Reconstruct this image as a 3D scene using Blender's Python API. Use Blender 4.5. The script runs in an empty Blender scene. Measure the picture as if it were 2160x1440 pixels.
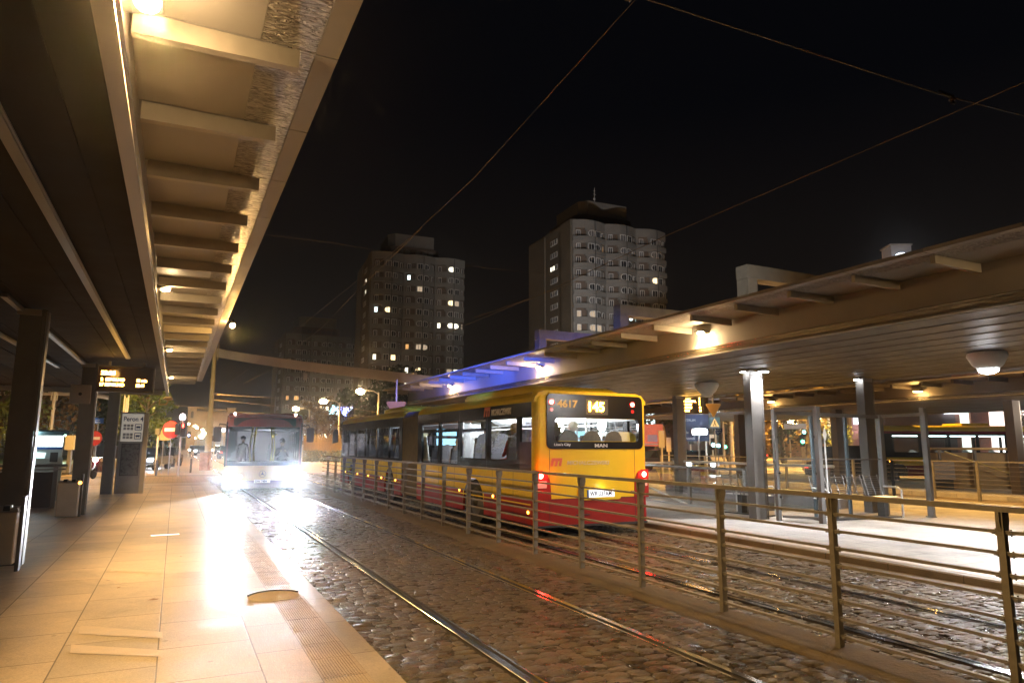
import bpy, bmesh, math, random
from mathutils import Vector, Matrix
random.seed(7)
R_ = math.radians
S = bpy.context.scene
COL = S.collection

# ------------------------------------------------------------------ camera
EYE = Vector((0.0, 0.0, 1.70))
RW = Matrix(((0.8988304, 0.0697636, 0.4327088), (-0.4382753, 0.1333345, 0.8888963), (0.0043176, -0.9886126, 0.1504207)))
cd = bpy.data.cameras.new("camera")
cam = bpy.data.objects.new("camera", cd); COL.objects.link(cam)
ax_x = RW.col[0]; ax_y = -RW.col[1]; ax_z = -RW.col[2]
M = Matrix((ax_x, ax_y, ax_z)).transposed().to_4x4(); M.translation = EYE
cam.matrix_world = M
cd.sensor_width = 36.0; cd.lens = 24.0; cd.clip_start = 0.05; cd.clip_end = 3000
S.camera = cam

# ------------------------------------------------------------------ world, exposure
S.view_settings.view_transform = 'Standard'; S.view_settings.look = 'None'
S.view_settings.exposure = 0.5; S.view_settings.gamma = 1.0
W = bpy.data.worlds.new("World"); S.world = W; W.use_nodes = True
wn = W.node_tree.nodes; wl = W.node_tree.links
bg = wn['Background']; bg.inputs['Strength'].default_value = 1.0
sky = wn.new('ShaderNodeTexSky'); sky.sky_type = 'NISHITA'; sky.sun_disc = False
sky.sun_elevation = R_(-4); sky.sun_rotation = R_(200)
tcw = wn.new('ShaderNodeTexCoord'); sep = wn.new('ShaderNodeSeparateXYZ')
rmp = wn.new('ShaderNodeValToRGB'); rmp.color_ramp.elements[0].position = 0.0
rmp.color_ramp.elements[0].color = (0.0075, 0.0055, 0.0042, 1)
rmp.color_ramp.elements[1].position = 0.45; rmp.color_ramp.elements[1].color = (0.0010, 0.0011, 0.0017, 1)
mx = wn.new('ShaderNodeMixRGB'); mx.blend_type = 'ADD'; mx.inputs[0].default_value = 0.004
wl.new(tcw.outputs['Generated'], sep.inputs[0]); wl.new(sep.outputs['Z'], rmp.inputs[0])
wl.new(rmp.outputs[0], mx.inputs[1]); wl.new(sky.outputs[0], mx.inputs[2]); wl.new(mx.outputs[0], bg.inputs['Color'])
S.cycles.max_bounces = 6; S.cycles.diffuse_bounces = 3; S.cycles.glossy_bounces = 3
S.cycles.transparent_max_bounces = 16; S.cycles.transmission_bounces = 4
S.cycles.sample_clamp_indirect = 4.0; S.cycles.caustics_reflective = False; S.cycles.caustics_refractive = False
S.cycles.use_denoising = True

def lamp(name, kind, loc, power, color, radius=0.05, target=None, spot=None, blend=0.4, parent=None):
    d = bpy.data.lights.new(name, kind); d.energy = power; d.color = color
    if kind == 'SUN': d.angle = radius
    elif kind == 'AREA': d.size = radius
    else: d.shadow_soft_size = radius
    if spot: d.spot_size = R_(spot); d.spot_blend = blend
    o = bpy.data.objects.new(name, d); COL.objects.link(o); o.location = loc
    if target is not None:
        o.rotation_euler = (Vector(target) - Vector(loc)).to_track_quat('-Z', 'Y').to_euler()
    if parent is not None:
        o.parent = parent; o.location = Vector(loc) - parent.location
    return o
SOD = (1.0, 0.55, 0.14); WHT = (0.93, 0.95, 1.0); HEAD = (0.86, 0.92, 1.0)
# faint moonlight: one weak sun
lamp("moonlight", 'SUN', (0, 0, 60), 0.012, (1.0, 0.9, 0.8), R_(5), target=(8, 30, 0))

# ------------------------------------------------------------------ pixel helpers used only to look up real places
def ray(px, py): return RW @ Vector((px - 1080, py - 720, 1440))
def atz(px, py, z): d = ray(px, py); return EYE + d * ((z - EYE.z) / d.z)
def atx(px, py, x): d = ray(px, py); return EYE + d * (x / d.x)
def aty(px, py, y): d = ray(px, py); return EYE + d * (y / d.y)
def atd(px, py, dd): return EYE + ray(px, py) * (dd / 1440.0)
FACE = -R_(26.0)      # turn of a thing that faces the viewer's street corner

# ------------------------------------------------------------------ materials
MATS = {}
def mat(name, col, rough=0.6, metal=0.0, emit=None, es=0.0, var=0.0, vs=6.0, bump=0.0, bs=40.0, spec=None, coat=0.0):
    if name in MATS: return MATS[name]
    m = bpy.data.materials.new(name); m.use_nodes = True; MATS[name] = m
    nt = m.node_tree; b = nt.nodes['Principled BSDF']
    b.inputs['Base Color'].default_value = (*col, 1); b.inputs['Roughness'].default_value = rough
    b.inputs['Metallic'].default_value = metal
    if coat: b.inputs['Coat Weight'].default_value = coat; b.inputs['Coat Roughness'].default_value = 0.06
    if spec is not None: b.inputs['Specular IOR Level'].default_value = spec
    if emit: b.inputs['Emission Color'].default_value = (*emit, 1); b.inputs['Emission Strength'].default_value = es
    if var or bump:
        tc = nt.nodes.new('ShaderNodeTexCoord')
    if var:
        n = nt.nodes.new('ShaderNodeTexNoise'); n.inputs['Scale'].default_value = vs; n.inputs['Detail'].default_value = 6
        n.inputs['Roughness'].default_value = 0.65
        nt.links.new(tc.outputs['Object'], n.inputs['Vector'])
        r = nt.nodes.new('ShaderNodeMapRange'); r.inputs[1].default_value = 0.3; r.inputs[2].default_value = 0.7
        r.inputs[3].default_value = 1 - var; r.inputs[4].default_value = 1 + var
        nt.links.new(n.outputs['Fac'], r.inputs[0])
        x = nt.nodes.new('ShaderNodeMixRGB'); x.blend_type = 'MULTIPLY'; x.inputs[0].default_value = 1
        x.inputs[1].default_value = (*col, 1); nt.links.new(r.outputs[0], x.inputs[2])
        nt.links.new(x.outputs[0], b.inputs['Base Color'])
        r2 = nt.nodes.new('ShaderNodeMapRange'); r2.inputs[1].default_value = 0.3; r2.inputs[2].default_value = 0.7
        r2.inputs[3].default_value = max(rough - 0.1, 0.02); r2.inputs[4].default_value = min(rough + 0.12, 1)
        nt.links.new(n.outputs['Fac'], r2.inputs[0]); nt.links.new(r2.outputs[0], b.inputs['Roughness'])
    if bump:
        n2 = nt.nodes.new('ShaderNodeTexNoise'); n2.inputs['Scale'].default_value = bs; n2.inputs['Detail'].default_value = 4
        nt.links.new(tc.outputs['Object'], n2.inputs['Vector'])
        bp = nt.nodes.new('ShaderNodeBump'); bp.inputs['Strength'].default_value = bump; bp.inputs['Distance'].default_value = 0.02
        nt.links.new(n2.outputs['Fac'], bp.inputs['Height']); nt.links.new(bp.outputs[0], b.inputs['Normal'])
    return m
def emat(name, col, s):
    if name in MATS: return MATS[name]
    m = bpy.data.materials.new(name); m.use_nodes = True; MATS[name] = m
    nt = m.node_tree; nt.nodes.remove(nt.nodes['Principled BSDF'])
    e = nt.nodes.new('ShaderNodeEmission'); e.inputs[0].default_value = (*col, 1); e.inputs[1].default_value = s
    nt.links.new(e.outputs[0], nt.nodes['Material Output'].inputs['Surface'])
    return m
def glass(name, tint=(0.9, 0.93, 0.92), rough=0.02, refl=1.0, dirt=0.0):
    """thin pane: what is behind shows through, mirror by Fresnel"""
    if name in MATS: return MATS[name]
    m = bpy.data.materials.new(name); m.use_nodes = True; MATS[name] = m
    nt = m.node_tree; nt.nodes.remove(nt.nodes['Principled BSDF'])
    t = nt.nodes.new('ShaderNodeBsdfTransparent'); t.inputs[0].default_value = (*tint, 1)
    g = nt.nodes.new('ShaderNodeBsdfGlossy'); g.inputs['Roughness'].default_value = rough
    f = nt.nodes.new('ShaderNodeLayerWeight'); f.inputs['Blend'].default_value = 0.25
    k = nt.nodes.new('ShaderNodeMath'); k.operation = 'MULTIPLY'; k.inputs[1].default_value = refl
    x = nt.nodes.new('ShaderNodeMixShader')
    nt.links.new(f.outputs['Fresnel'], k.inputs[0]); nt.links.new(k.outputs[0], x.inputs[0])
    nt.links.new(t.outputs[0], x.inputs[1]); nt.links.new(g.outputs[0], x.inputs[2])
    if dirt:
        d = nt.nodes.new('ShaderNodeBsdfDiffuse'); d.inputs[0].default_value = (.8, .78, .74, 1); y = nt.nodes.new('ShaderNodeMixShader'); n = nt.nodes.new('ShaderNodeTexNoise'); n.inputs['Scale'].default_value = 2.5; n.inputs['Detail'].default_value = 6
        r = nt.nodes.new('ShaderNodeMapRange'); r.inputs[1].default_value = .35; r.inputs[2].default_value = .7; r.inputs[3].default_value = dirt * .3; r.inputs[4].default_value = dirt * 1.8
        c = nt.nodes.new('ShaderNodeTexCoord'); nt.links.new(c.outputs['Object'], n.inputs['Vector']); nt.links.new(n.outputs['Fac'], r.inputs[0]); nt.links.new(r.outputs[0], y.inputs[0]); nt.links.new(x.outputs[0], y.inputs[1]); nt.links.new(d.outputs[0], y.inputs[2]); x = y
    nt.links.new(x.outputs[0], nt.nodes['Material Output'].inputs['Surface'])
    return m

def nd(nt, t, **kw):
    n = nt.nodes.new(t)
    for k, v in kw.items(): setattr(n, k, v)
    return n
def slab_mat(name, col, joint, bw, rh, ox, oy, rough, mortar=0.006, var=0.18):
    m = bpy.data.materials.new(name); m.use_nodes = True; nt = m.node_tree; b = nt.nodes['Principled BSDF']; L = nt.links
    tc = nd(nt, 'ShaderNodeTexCoord'); sp = nd(nt, 'ShaderNodeSeparateXYZ'); cb = nd(nt, 'ShaderNodeCombineXYZ')
    L.new(tc.outputs['Object'], sp.inputs[0])
    ax = nd(nt, 'ShaderNodeMath', operation='ADD'); ax.inputs[1].default_value = ox
    ay = nd(nt, 'ShaderNodeMath', operation='ADD'); ay.inputs[1].default_value = oy
    L.new(sp.outputs['Y'], ax.inputs[0]); L.new(sp.outputs['X'], ay.inputs[0]); L.new(ax.outputs[0], cb.inputs[0]); L.new(ay.outputs[0], cb.inputs[1])
    br = nd(nt, 'ShaderNodeTexBrick'); br.inputs['Scale'].default_value = 1; br.inputs['Brick Width'].default_value = bw
    br.inputs['Row Height'].default_value = rh; br.inputs['Mortar Size'].default_value = mortar; br.inputs['Mortar Smooth'].default_value = 0.3
    br.inputs['Color1'].default_value = (*col, 1); br.inputs['Color2'].default_value = (*[c * (1 - var) for c in col], 1)
    br.inputs['Mortar'].default_value = (*joint, 1); br.inputs['Bias'].default_value = -0.2
    L.new(cb.outputs[0], br.inputs['Vector'])
    n1 = nd(nt, 'ShaderNodeTexNoise'); n1.inputs['Scale'].default_value = 1.3; n1.inputs['Detail'].default_value = 8; n1.inputs['Roughness'].default_value = 0.7
    n2 = nd(nt, 'ShaderNodeTexNoise'); n2.inputs['Scale'].default_value = 90; n2.inputs['Detail'].default_value = 3
    mp = nd(nt, 'ShaderNodeMapping'); mp.inputs['Scale'].default_value = (22, 5, 5)
    n3 = nd(nt, 'ShaderNodeTexNoise'); n3.inputs['Scale'].default_value = 2.0; n3.inputs['Detail'].default_value = 5; n3.inputs['Roughness'].default_value = 0.75
    L.new(tc.outputs['Object'], n1.inputs['Vector']); L.new(tc.outputs['Object'], n2.inputs['Vector'])
    L.new(tc.outputs['Object'], mp.inputs[0]); L.new(mp.outputs[0], n3.inputs['Vector'])
    mr = nd(nt, 'ShaderNodeMapRange'); mr.inputs[1].default_value = 0.3; mr.inputs[2].default_value = 0.72; mr.inputs[3].default_value = 0.62; mr.inputs[4].default_value = 1.12
    L.new(n1.outputs['Fac'], mr.inputs[0])
    mu = nd(nt, 'ShaderNodeMixRGB', blend_type='MULTIPLY'); mu.inputs[0].default_value = 1; L.new(br.outputs['Color'], mu.inputs[1]); L.new(mr.outputs[0], mu.inputs[2])
    mr3 = nd(nt, 'ShaderNodeMapRange'); mr3.inputs[1].default_value = 0.35; mr3.inputs[2].default_value = 0.65; mr3.inputs[3].default_value = 0.85; mr3.inputs[4].default_value = 1.1
    L.new(n2.outputs['Fac'], mr3.inputs[0])
    mu2 = nd(nt, 'ShaderNodeMixRGB', blend_type='MULTIPLY'); mu2.inputs[0].default_value = 1; L.new(mu.outputs[0], mu2.inputs[1]); L.new(mr3.outputs[0], mu2.inputs[2])
    vo = nd(nt, 'ShaderNodeTexVoronoi'); vo.inputs['Scale'].default_value = 3.1; L.new(tc.outputs['Object'], vo.inputs['Vector'])
    gs = nd(nt, 'ShaderNodeMapRange'); gs.inputs[1].default_value = 0.05; gs.inputs[2].default_value = 0.075; gs.inputs[3].default_value = 0.62; gs.inputs[4].default_value = 1.0; L.new(vo.outputs['Distance'], gs.inputs[0])
    n5 = nd(nt, 'ShaderNodeTexNoise'); n5.inputs['Scale'].default_value = 0.45; n5.inputs['Detail'].default_value = 9; n5.inputs['Roughness'].default_value = 0.75; n5.inputs['Distortion'].default_value = 1.5; L.new(tc.outputs['Object'], n5.inputs['Vector'])
    st = nd(nt, 'ShaderNodeMapRange'); st.inputs[1].default_value = 0.52; st.inputs[2].default_value = 0.66; st.inputs[3].default_value = 1.0; st.inputs[4].default_value = 0.72; L.new(n5.outputs['Fac'], st.inputs[0])
    mg = nd(nt, 'ShaderNodeMath', operation='MULTIPLY'); L.new(gs.outputs[0], mg.inputs[0]); L.new(st.outputs[0], mg.inputs[1])
    mu3 = nd(nt, 'ShaderNodeMixRGB', blend_type='MULTIPLY'); mu3.inputs[0].default_value = 1; L.new(mu2.outputs[0], mu3.inputs[1]); L.new(mg.outputs[0], mu3.inputs[2])
    L.new(mu3.outputs[0], b.inputs['Base Color'])
    rr = nd(nt, 'ShaderNodeMapRange'); rr.inputs[1].default_value = 0.3; rr.inputs[2].default_value = 0.7; rr.inputs[3].default_value = rough - 0.1; rr.inputs[4].default_value = rough + 0.12
    L.new(n1.outputs['Fac'], rr.inputs[0]); L.new(rr.outputs[0], b.inputs['Roughness'])
    b1 = nd(nt, 'ShaderNodeBump'); b1.inputs['Strength'].default_value = 0.25; b1.inputs['Distance'].default_value = 0.003; b1.invert = True
    L.new(br.outputs['Fac'], b1.inputs['Height'])
    b2 = nd(nt, 'ShaderNodeBump'); b2.inputs['Strength'].default_value = 0.35; b2.inputs['Distance'].default_value = 0.004
    L.new(n2.outputs['Fac'], b2.inputs['Height']); L.new(b1.outputs[0], b2.inputs['Normal'])
    b3 = nd(nt, 'ShaderNodeBump'); b3.inputs['Strength'].default_value = 0.25; b3.inputs['Distance'].default_value = 0.006
    L.new(n3.outputs['Fac'], b3.inputs['Height']); L.new(b2.outputs[0], b3.inputs['Normal']); L.new(b3.outputs[0], b.inputs['Normal'])
    return m

# ------------------------------------------------------------------ mesh building
class G:
    def __init__(s): s.v = []; s.f = []; s.m = []; s.s = []
    def add(s, vs, fs, m=0, sm=False):
        o = len(s.v); s.v += [tuple(v) for v in vs]
        for f in fs: s.f.append([i + o for i in f]); s.m.append(m); s.s.append(sm)
        return s
    def quad(s, a, b, c, d, m=0): return s.add([a, b, c, d], [(0, 1, 2, 3)], m)
    def box(s, x0, x1, y0, y1, z0, z1, m=0):
        return s.add([(x0, y0, z0), (x1, y0, z0), (x1, y1, z0), (x0, y1, z0), (x0, y0, z1), (x1, y0, z1), (x1, y1, z1), (x0, y1, z1)],
                     [(3, 2, 1, 0), (4, 5, 6, 7), (0, 1, 5, 4), (1, 2, 6, 5), (2, 3, 7, 6), (3, 0, 4, 7)], m)
    def bar(s, p0, p1, w, h, m=0, upv=(0, 0, 1)):
        p0 = Vector(p0); p1 = Vector(p1); d = (p1 - p0).normalized(); u = Vector(upv)
        if abs(d.dot(u)) > 0.98: u = Vector((0, 1, 0))
        a = d.cross(u).normalized() * (w / 2); b = a.cross(d).normalized() * (h / 2)
        vs = [p + i * a + j * b for p in (p0, p1) for i, j in ((-1, -1), (1, -1), (1, 1), (-1, 1))]
        return s.add(vs, [(0, 1, 2, 3), (7, 6, 5, 4), (0, 4, 5, 1), (1, 5, 6, 2), (2, 6, 7, 3), (3, 7, 4, 0)], m)
    def cyl(s, p0, p1, r0, r1=None, n=12, m=0, caps=True):
        r1 = r0 if r1 is None else r1; p0 = Vector(p0); p1 = Vector(p1); d = (p1 - p0).normalized()
        u = Vector((0, 0, 1)) if abs(d.z) < 0.9 else Vector((1, 0, 0)); a = d.cross(u).normalized(); b = d.cross(a)
        vs = [p + (a * math.cos(t) + b * math.sin(t)) * r for p, r in ((p0, r0), (p1, r1)) for t in [2 * math.pi * i / n for i in range(n)]]
        s.add(vs, [(i, (i + 1) % n, n + (i + 1) % n, n + i) for i in range(n)], m, True)
        if caps: s.add(vs[:n], [tuple(range(n))[::-1]], m); s.add(vs[n:], [tuple(range(n))], m)
        return s
    def tube(s, pts, r, n=8, m=0):
        pts = [Vector(p) for p in pts]; rings = []; rr = r if isinstance(r, (list, tuple)) else [r] * len(pts)
        for i, p in enumerate(pts):
            d = (pts[min(i + 1, len(pts) - 1)] - pts[max(i - 1, 0)]).normalized()
            u = Vector((0, 0, 1)) if abs(d.z) < 0.95 else Vector((1, 0, 0)); a = d.cross(u).normalized(); b = d.cross(a)
            rings.append([p + (a * math.cos(2 * math.pi * k / n) + b * math.sin(2 * math.pi * k / n)) * rr[i] for k in range(n)])
        vs = [q for r_ in rings for q in r_]
        fs = [(i * n + k, i * n + (k + 1) % n, (i + 1) * n + (k + 1) % n, (i + 1) * n + k) for i in range(len(pts) - 1) for k in range(n)]
        s.add(vs, fs, m, True); s.add(rings[0], [tuple(range(n))[::-1]], m); s.add(rings[-1], [tuple(range(n))], m)
        return s
    def prism(s, poly, lo, hi, axis='y', m=0, sm=False):
        n = len(poly)
        def P(a, b, c): return (a, c, b) if axis == 'y' else ((c, a, b) if axis == 'x' else (a, b, c))
        vs = [P(a, b, lo) for a, b in poly] + [P(a, b, hi) for a, b in poly]
        s.add(vs, [(i, (i + 1) % n, n + (i + 1) % n, n + i) for i in range(n)], m, sm)
        s.add(vs[:n], [tuple(range(n))[::-1]], m); s.add(vs[n:], [tuple(range(n))], m)
        return s
    def lathe(s, prof, c, n=16, m=0, sm=True):
        c = Vector(c); vs = []
        for r, z in prof: vs += [c + Vector((r * math.cos(2 * math.pi * k / n), r * math.sin(2 * math.pi * k / n), z)) for k in range(n)]
        fs = [(i * n + k, i * n + (k + 1) % n, (i + 1) * n + (k + 1) % n, (i + 1) * n + k) for i in range(len(prof) - 1) for k in range(n)]
        s.add(vs, fs, m, sm)
        if prof[0][0] > 1e-4: s.add(vs[:n], [tuple(range(n))[::-1]], m)
        if prof[-1][0] > 1e-4: s.add(vs[-n:], [tuple(range(n))], m)
        return s
    def ball(s, c, r, n=10, m=0, sc=(1, 1, 1)):
        c = Vector(c); vs = []; k = n
        for i in range(1, k):
            t = math.pi * i / k
            vs += [c + Vector((r * sc[0] * math.sin(t) * math.cos(2 * math.pi * j / n), r * sc[1] * math.sin(t) * math.sin(2 * math.pi * j / n), r * sc[2] * math.cos(t))) for j in range(n)]
        o = len(vs); vs += [c + Vector((0, 0, r * sc[2])), c - Vector((0, 0, r * sc[2]))]
        fs = [(i * n + j, (i + 1) * n + j, (i + 1) * n + (j + 1) % n, i * n + (j + 1) % n) for i in range(k - 2) for j in range(n)]
        fs += [(o, j, (j + 1) % n) for j in range(n)] + [(o + 1, (k - 2) * n + (j + 1) % n, (k - 2) * n + j) for j in range(n)]
        return s.add(vs, fs, m, True)
    def wall(s, axis, pos, u0, u1, v0, v1, holes, th, mf=lambda u, v: 0, usplit=(), vsplit=()):
        """sheet in the plane axis=pos (u along the other level axis, v = z) with openings; th = signed thickness"""
        us = sorted({u0, u1, *usplit, *[h[0] for h in holes], *[h[1] for h in holes]}); vs_ = sorted({v0, v1, *vsplit, *[h[2] for h in holes], *[h[3] for h in holes]})
        us = [u for u in us if u0 <= u <= u1]; vs_ = [v for v in vs_ if v0 <= v <= v1]
        def P(u, v, w): return (w, u, v) if axis == 'x' else (u, w, v)
        def inh(u, v): return any(h[0] < u < h[1] and h[2] < v < h[3] for h in holes)
        for i in range(len(us) - 1):
            for j in range(len(vs_) - 1):
                a, b, c, d = us[i], us[i + 1], vs_[j], vs_[j + 1]; uc = (a + b) / 2; vc = (c + d) / 2
                if inh(uc, vc): continue
                m = mf(uc, vc)
                s.quad(P(a, c, pos), P(b, c, pos), P(b, d, pos), P(a, d, pos), m)
                s.quad(P(a, c, pos + th), P(a, d, pos + th), P(b, d, pos + th), P(b, c, pos + th), m)
                for (e, f, uu, vv) in (((a, c), (a, d), a - 1e-4, vc), ((b, c), (b, d), b + 1e-4, vc), ((a, c), (b, c), uc, c - 1e-4), ((a, d), (b, d), uc, d + 1e-4)):
                    if inh(uu, vv) or not (u0 < uu < u1) or not (v0 < vv < v1):
                        s.quad(P(*e, pos), P(*f, pos), P(*f, pos + th), P(*e, pos + th), m)
        return s
    def build(s, name, mats, parent=None, world=False, bevel=0.0, smooth=False):
        me = bpy.data.meshes.new(name)
        off = parent.location if (world and parent is not None) else Vector((0, 0, 0))
        me.from_pydata([(x - off.x, y - off.y, z - off.z) for x, y, z in s.v], [], s.f)
        if not isinstance(mats, (list, tuple)): mats = [mats]
        for m in mats: me.materials.append(m)
        me.polygons.foreach_set('material_index', s.m)
        me.polygons.foreach_set('use_smooth', [bool(q or smooth) for q in s.s])
        me.update()
        o = bpy.data.objects.new(name, me); COL.objects.link(o)
        if parent is not None: o.parent = parent
        if bevel:
            b = o.modifiers.new('bevel', 'BEVEL'); b.width = bevel; b.segments = 2; b.limit_method = 'ANGLE'; b.angle_limit = R_(50)
        return o
def thing(name, label, cat, loc=(0, 0, 0), rz=0.0, group=None):
    o = bpy.data.objects.new(name, None); COL.objects.link(o); o.location = loc; o.rotation_euler = (0, 0, rz)
    o.empty_display_size = 0.1; o['label'] = label; o['category'] = cat
    if group: o['group'] = group
    return o
def tag(o, label, cat, group=None):
    o['label'] = label; o['category'] = cat
    if group: o['group'] = group
    return o
def struct(o, kind='structure'): o['kind'] = kind; return o
def copy_tree(o, loc, rz=None, label=None, parent=None):
    c = o.copy(); COL.objects.link(c)
    if parent is not None: c.parent = parent
    if loc is not None: c.location = loc
    if rz is not None: c.rotation_euler = (0, 0, rz)
    if label: c['label'] = label
    for ch in list(KIDS(o)): copy_tree(ch, None, None, None, c)
    return c
def KIDS(o): return [x for x in bpy.data.objects if x.parent == o]
def text(s, size, m, parent, loc, rot=(R_(90), 0, 0), name='lettering', extrude=0.003, sx=1.0, bold=0.0, shear=0.0, align='LEFT'):
    c = bpy.data.curves.new(name, 'FONT'); c.body = s; c.size = size; c.extrude = extrude; c.offset = bold; c.shear = shear; c.align_x = align
    o = bpy.data.objects.new(name, c); COL.objects.link(o)
    bpy.context.view_layer.update()
    me = bpy.data.meshes.new_from_object(o.evaluated_get(bpy.context.evaluated_depsgraph_get()))
    bpy.data.objects.remove(o); bpy.data.curves.remove(c)
    me.materials.clear(); me.materials.append(m)
    o = bpy.data.objects.new(name, me); COL.objects.link(o); o.parent = parent; o.location = loc; o.rotation_euler = rot; o.scale = (sx, 1, 1)
    return o

# ------------------------------------------------------------------ shared materials
steel = mat('galvanised_steel', (0.30, 0.29, 0.28), 0.42, 0.7, var=0.12, vs=3)
dsteel = mat('dark_steel', (0.10, 0.095, 0.09), 0.45, 0.5, var=0.2, vs=4)
fence_m = mat('fence_paint', (0.20, 0.18, 0.15), 0.5, 0.15, var=0.25, vs=8)
canopy_m = mat('canopy_sheet', (0.31, 0.29, 0.27), 0.5, 0.1, var=0.12, vs=1.2)
rib_m = mat('rib_paint', (0.40, 0.36, 0.30), 0.5, 0.1, var=0.12, vs=3)
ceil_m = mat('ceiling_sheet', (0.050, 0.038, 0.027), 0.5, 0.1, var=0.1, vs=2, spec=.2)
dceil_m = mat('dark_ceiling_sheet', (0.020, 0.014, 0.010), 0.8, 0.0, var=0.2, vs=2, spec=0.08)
colm = mat('column_paint', (0.16, 0.145, 0.13), 0.5, 0.2, var=0.12, vs=4)
dcolm = mat('dark_column_paint', (0.12, 0.115, 0.10), 0.55, 0.15, var=0.15, vs=4)
conc = mat('concrete', (0.34, 0.32, 0.29), 0.85, var=0.18, vs=1.5, bump=0.2)
asph = mat('asphalt', (0.075, 0.07, 0.065), 0.62, var=0.3, vs=0.6, bump=0.3, bs=120)
black = mat('black_plastic', (0.018, 0.018, 0.018), 0.4)
rubber = mat('rubber', (0.02, 0.02, 0.02), 0.75)
white = mat('white_paint', (0.75, 0.73, 0.70), 0.5, var=0.06)
red_s = mat('sign_red', (0.5, 0.03, 0.03), 0.4)
blue_s = mat('sign_blue', (0.02, 0.09, 0.36), 0.4)
orange_s = mat('sign_back', (0.55, 0.40, 0.20), 0.45, 0.3, var=0.1)
amber_led = emat('amber_led', (1.0, 0.50, 0.06), 14)
sod_glow = emat('sodium_glow', (1.0, 0.62, 0.22), 60)
wht_glow = emat('white_glow', (0.93, 0.96, 1.0), 45)
clear_g = glass('clear_glass', refl=.45, dirt=.06)
# ================================================================== the ground
g = G(); N = 24; LO, HI = -600, 900
xs, ys = (-600, 12.35, 15.2, 900), (-200, 12.6, 18.6, 1100)
for i in range(3):
    for j in range(3):
        if (i, j) != (1, 1): g.quad((xs[i], ys[j], 0), (xs[i + 1], ys[j], 0), (xs[i + 1], ys[j + 1], 0), (xs[i], ys[j + 1], 0))
struct(g.build('ground', asph))
# cobble base under the stones
cob = bpy.data.materials.new('cobble_stone'); cob.use_nodes = True
nt = cob.node_tree; b = nt.nodes['Principled BSDF']; L = nt.links
tc = nd(nt, 'ShaderNodeTexCoord'); n1 = nd(nt, 'ShaderNodeTexNoise'); n1.inputs['Scale'].default_value = 5; n1.inputs['Detail'].default_value = 6
n2 = nd(nt, 'ShaderNodeTexNoise'); n2.inputs['Scale'].default_value = 1; n2.inputs['Detail'].default_value = 5; n2.inputs['Roughness'].default_value = 0.6; n2.inputs['Distortion'].default_value = 0.8
mpc = nd(nt, 'ShaderNodeMapping'); mpc.inputs['Scale'].default_value = (13, 28, 20)
L.new(tc.outputs['Object'], n1.inputs['Vector']); L.new(tc.outputs['Object'], mpc.inputs[0]); L.new(mpc.outputs[0], n2.inputs['Vector'])
cr = nd(nt, 'ShaderNodeValToRGB'); cr.color_ramp.elements[0].position = 0.3; cr.color_ramp.elements[0].color = (0.050, 0.037, 0.020, 1)
cr.color_ramp.elements[1].position = 0.7; cr.color_ramp.elements[1].color = (0.15, 0.112, 0.062, 1)
n4 = nd(nt, 'ShaderNodeTexNoise'); n4.inputs['Scale'].default_value = 0.55; n4.inputs['Detail'].default_value = 7; n4.inputs['Roughness'].default_value = .7; L.new(tc.outputs['Object'], n4.inputs['Vector'])
mr4 = nd(nt, 'ShaderNodeMapRange'); mr4.inputs[1].default_value = .35; mr4.inputs[2].default_value = .65; mr4.inputs[3].default_value = .55; mr4.inputs[4].default_value = 1.25; L.new(n4.outputs['Fac'], mr4.inputs[0])
mm4 = nd(nt, 'ShaderNodeMixRGB', blend_type='MULTIPLY'); mm4.inputs[0].default_value = 1; L.new(n1.outputs['Fac'], cr.inputs[0]); L.new(cr.outputs[0], mm4.inputs[1]); L.new(mr4.outputs[0], mm4.inputs[2]); L.new(mm4.outputs[0], b.inputs['Base Color'])
rr = nd(nt, 'ShaderNodeMapRange'); rr.inputs[1].default_value = 0.35; rr.inputs[2].default_value = 0.65; rr.inputs[3].default_value = 0.22; rr.inputs[4].default_value = 0.46
L.new(n1.outputs['Fac'], rr.inputs[0]); L.new(rr.outputs[0], b.inputs['Roughness'])
bp = nd(nt, 'ShaderNodeBump'); bp.inputs['Strength'].default_value = 1.0; bp.inputs['Distance'].default_value = 0.035
L.new(n2.outputs['Fac'], bp.inputs['Height']); L.new(bp.outputs[0], b.inputs['Normal'])
dirt = mat('dirt', (0.12, 0.088, 0.050), 0.8, var=0.4, vs=3, bump=0.9, bs=30)
joint_m = mat('joint_dirt', (0.04, 0.032, 0.022), 0.85, var=0.3, vs=9, bump=0.6, bs=60)
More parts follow.
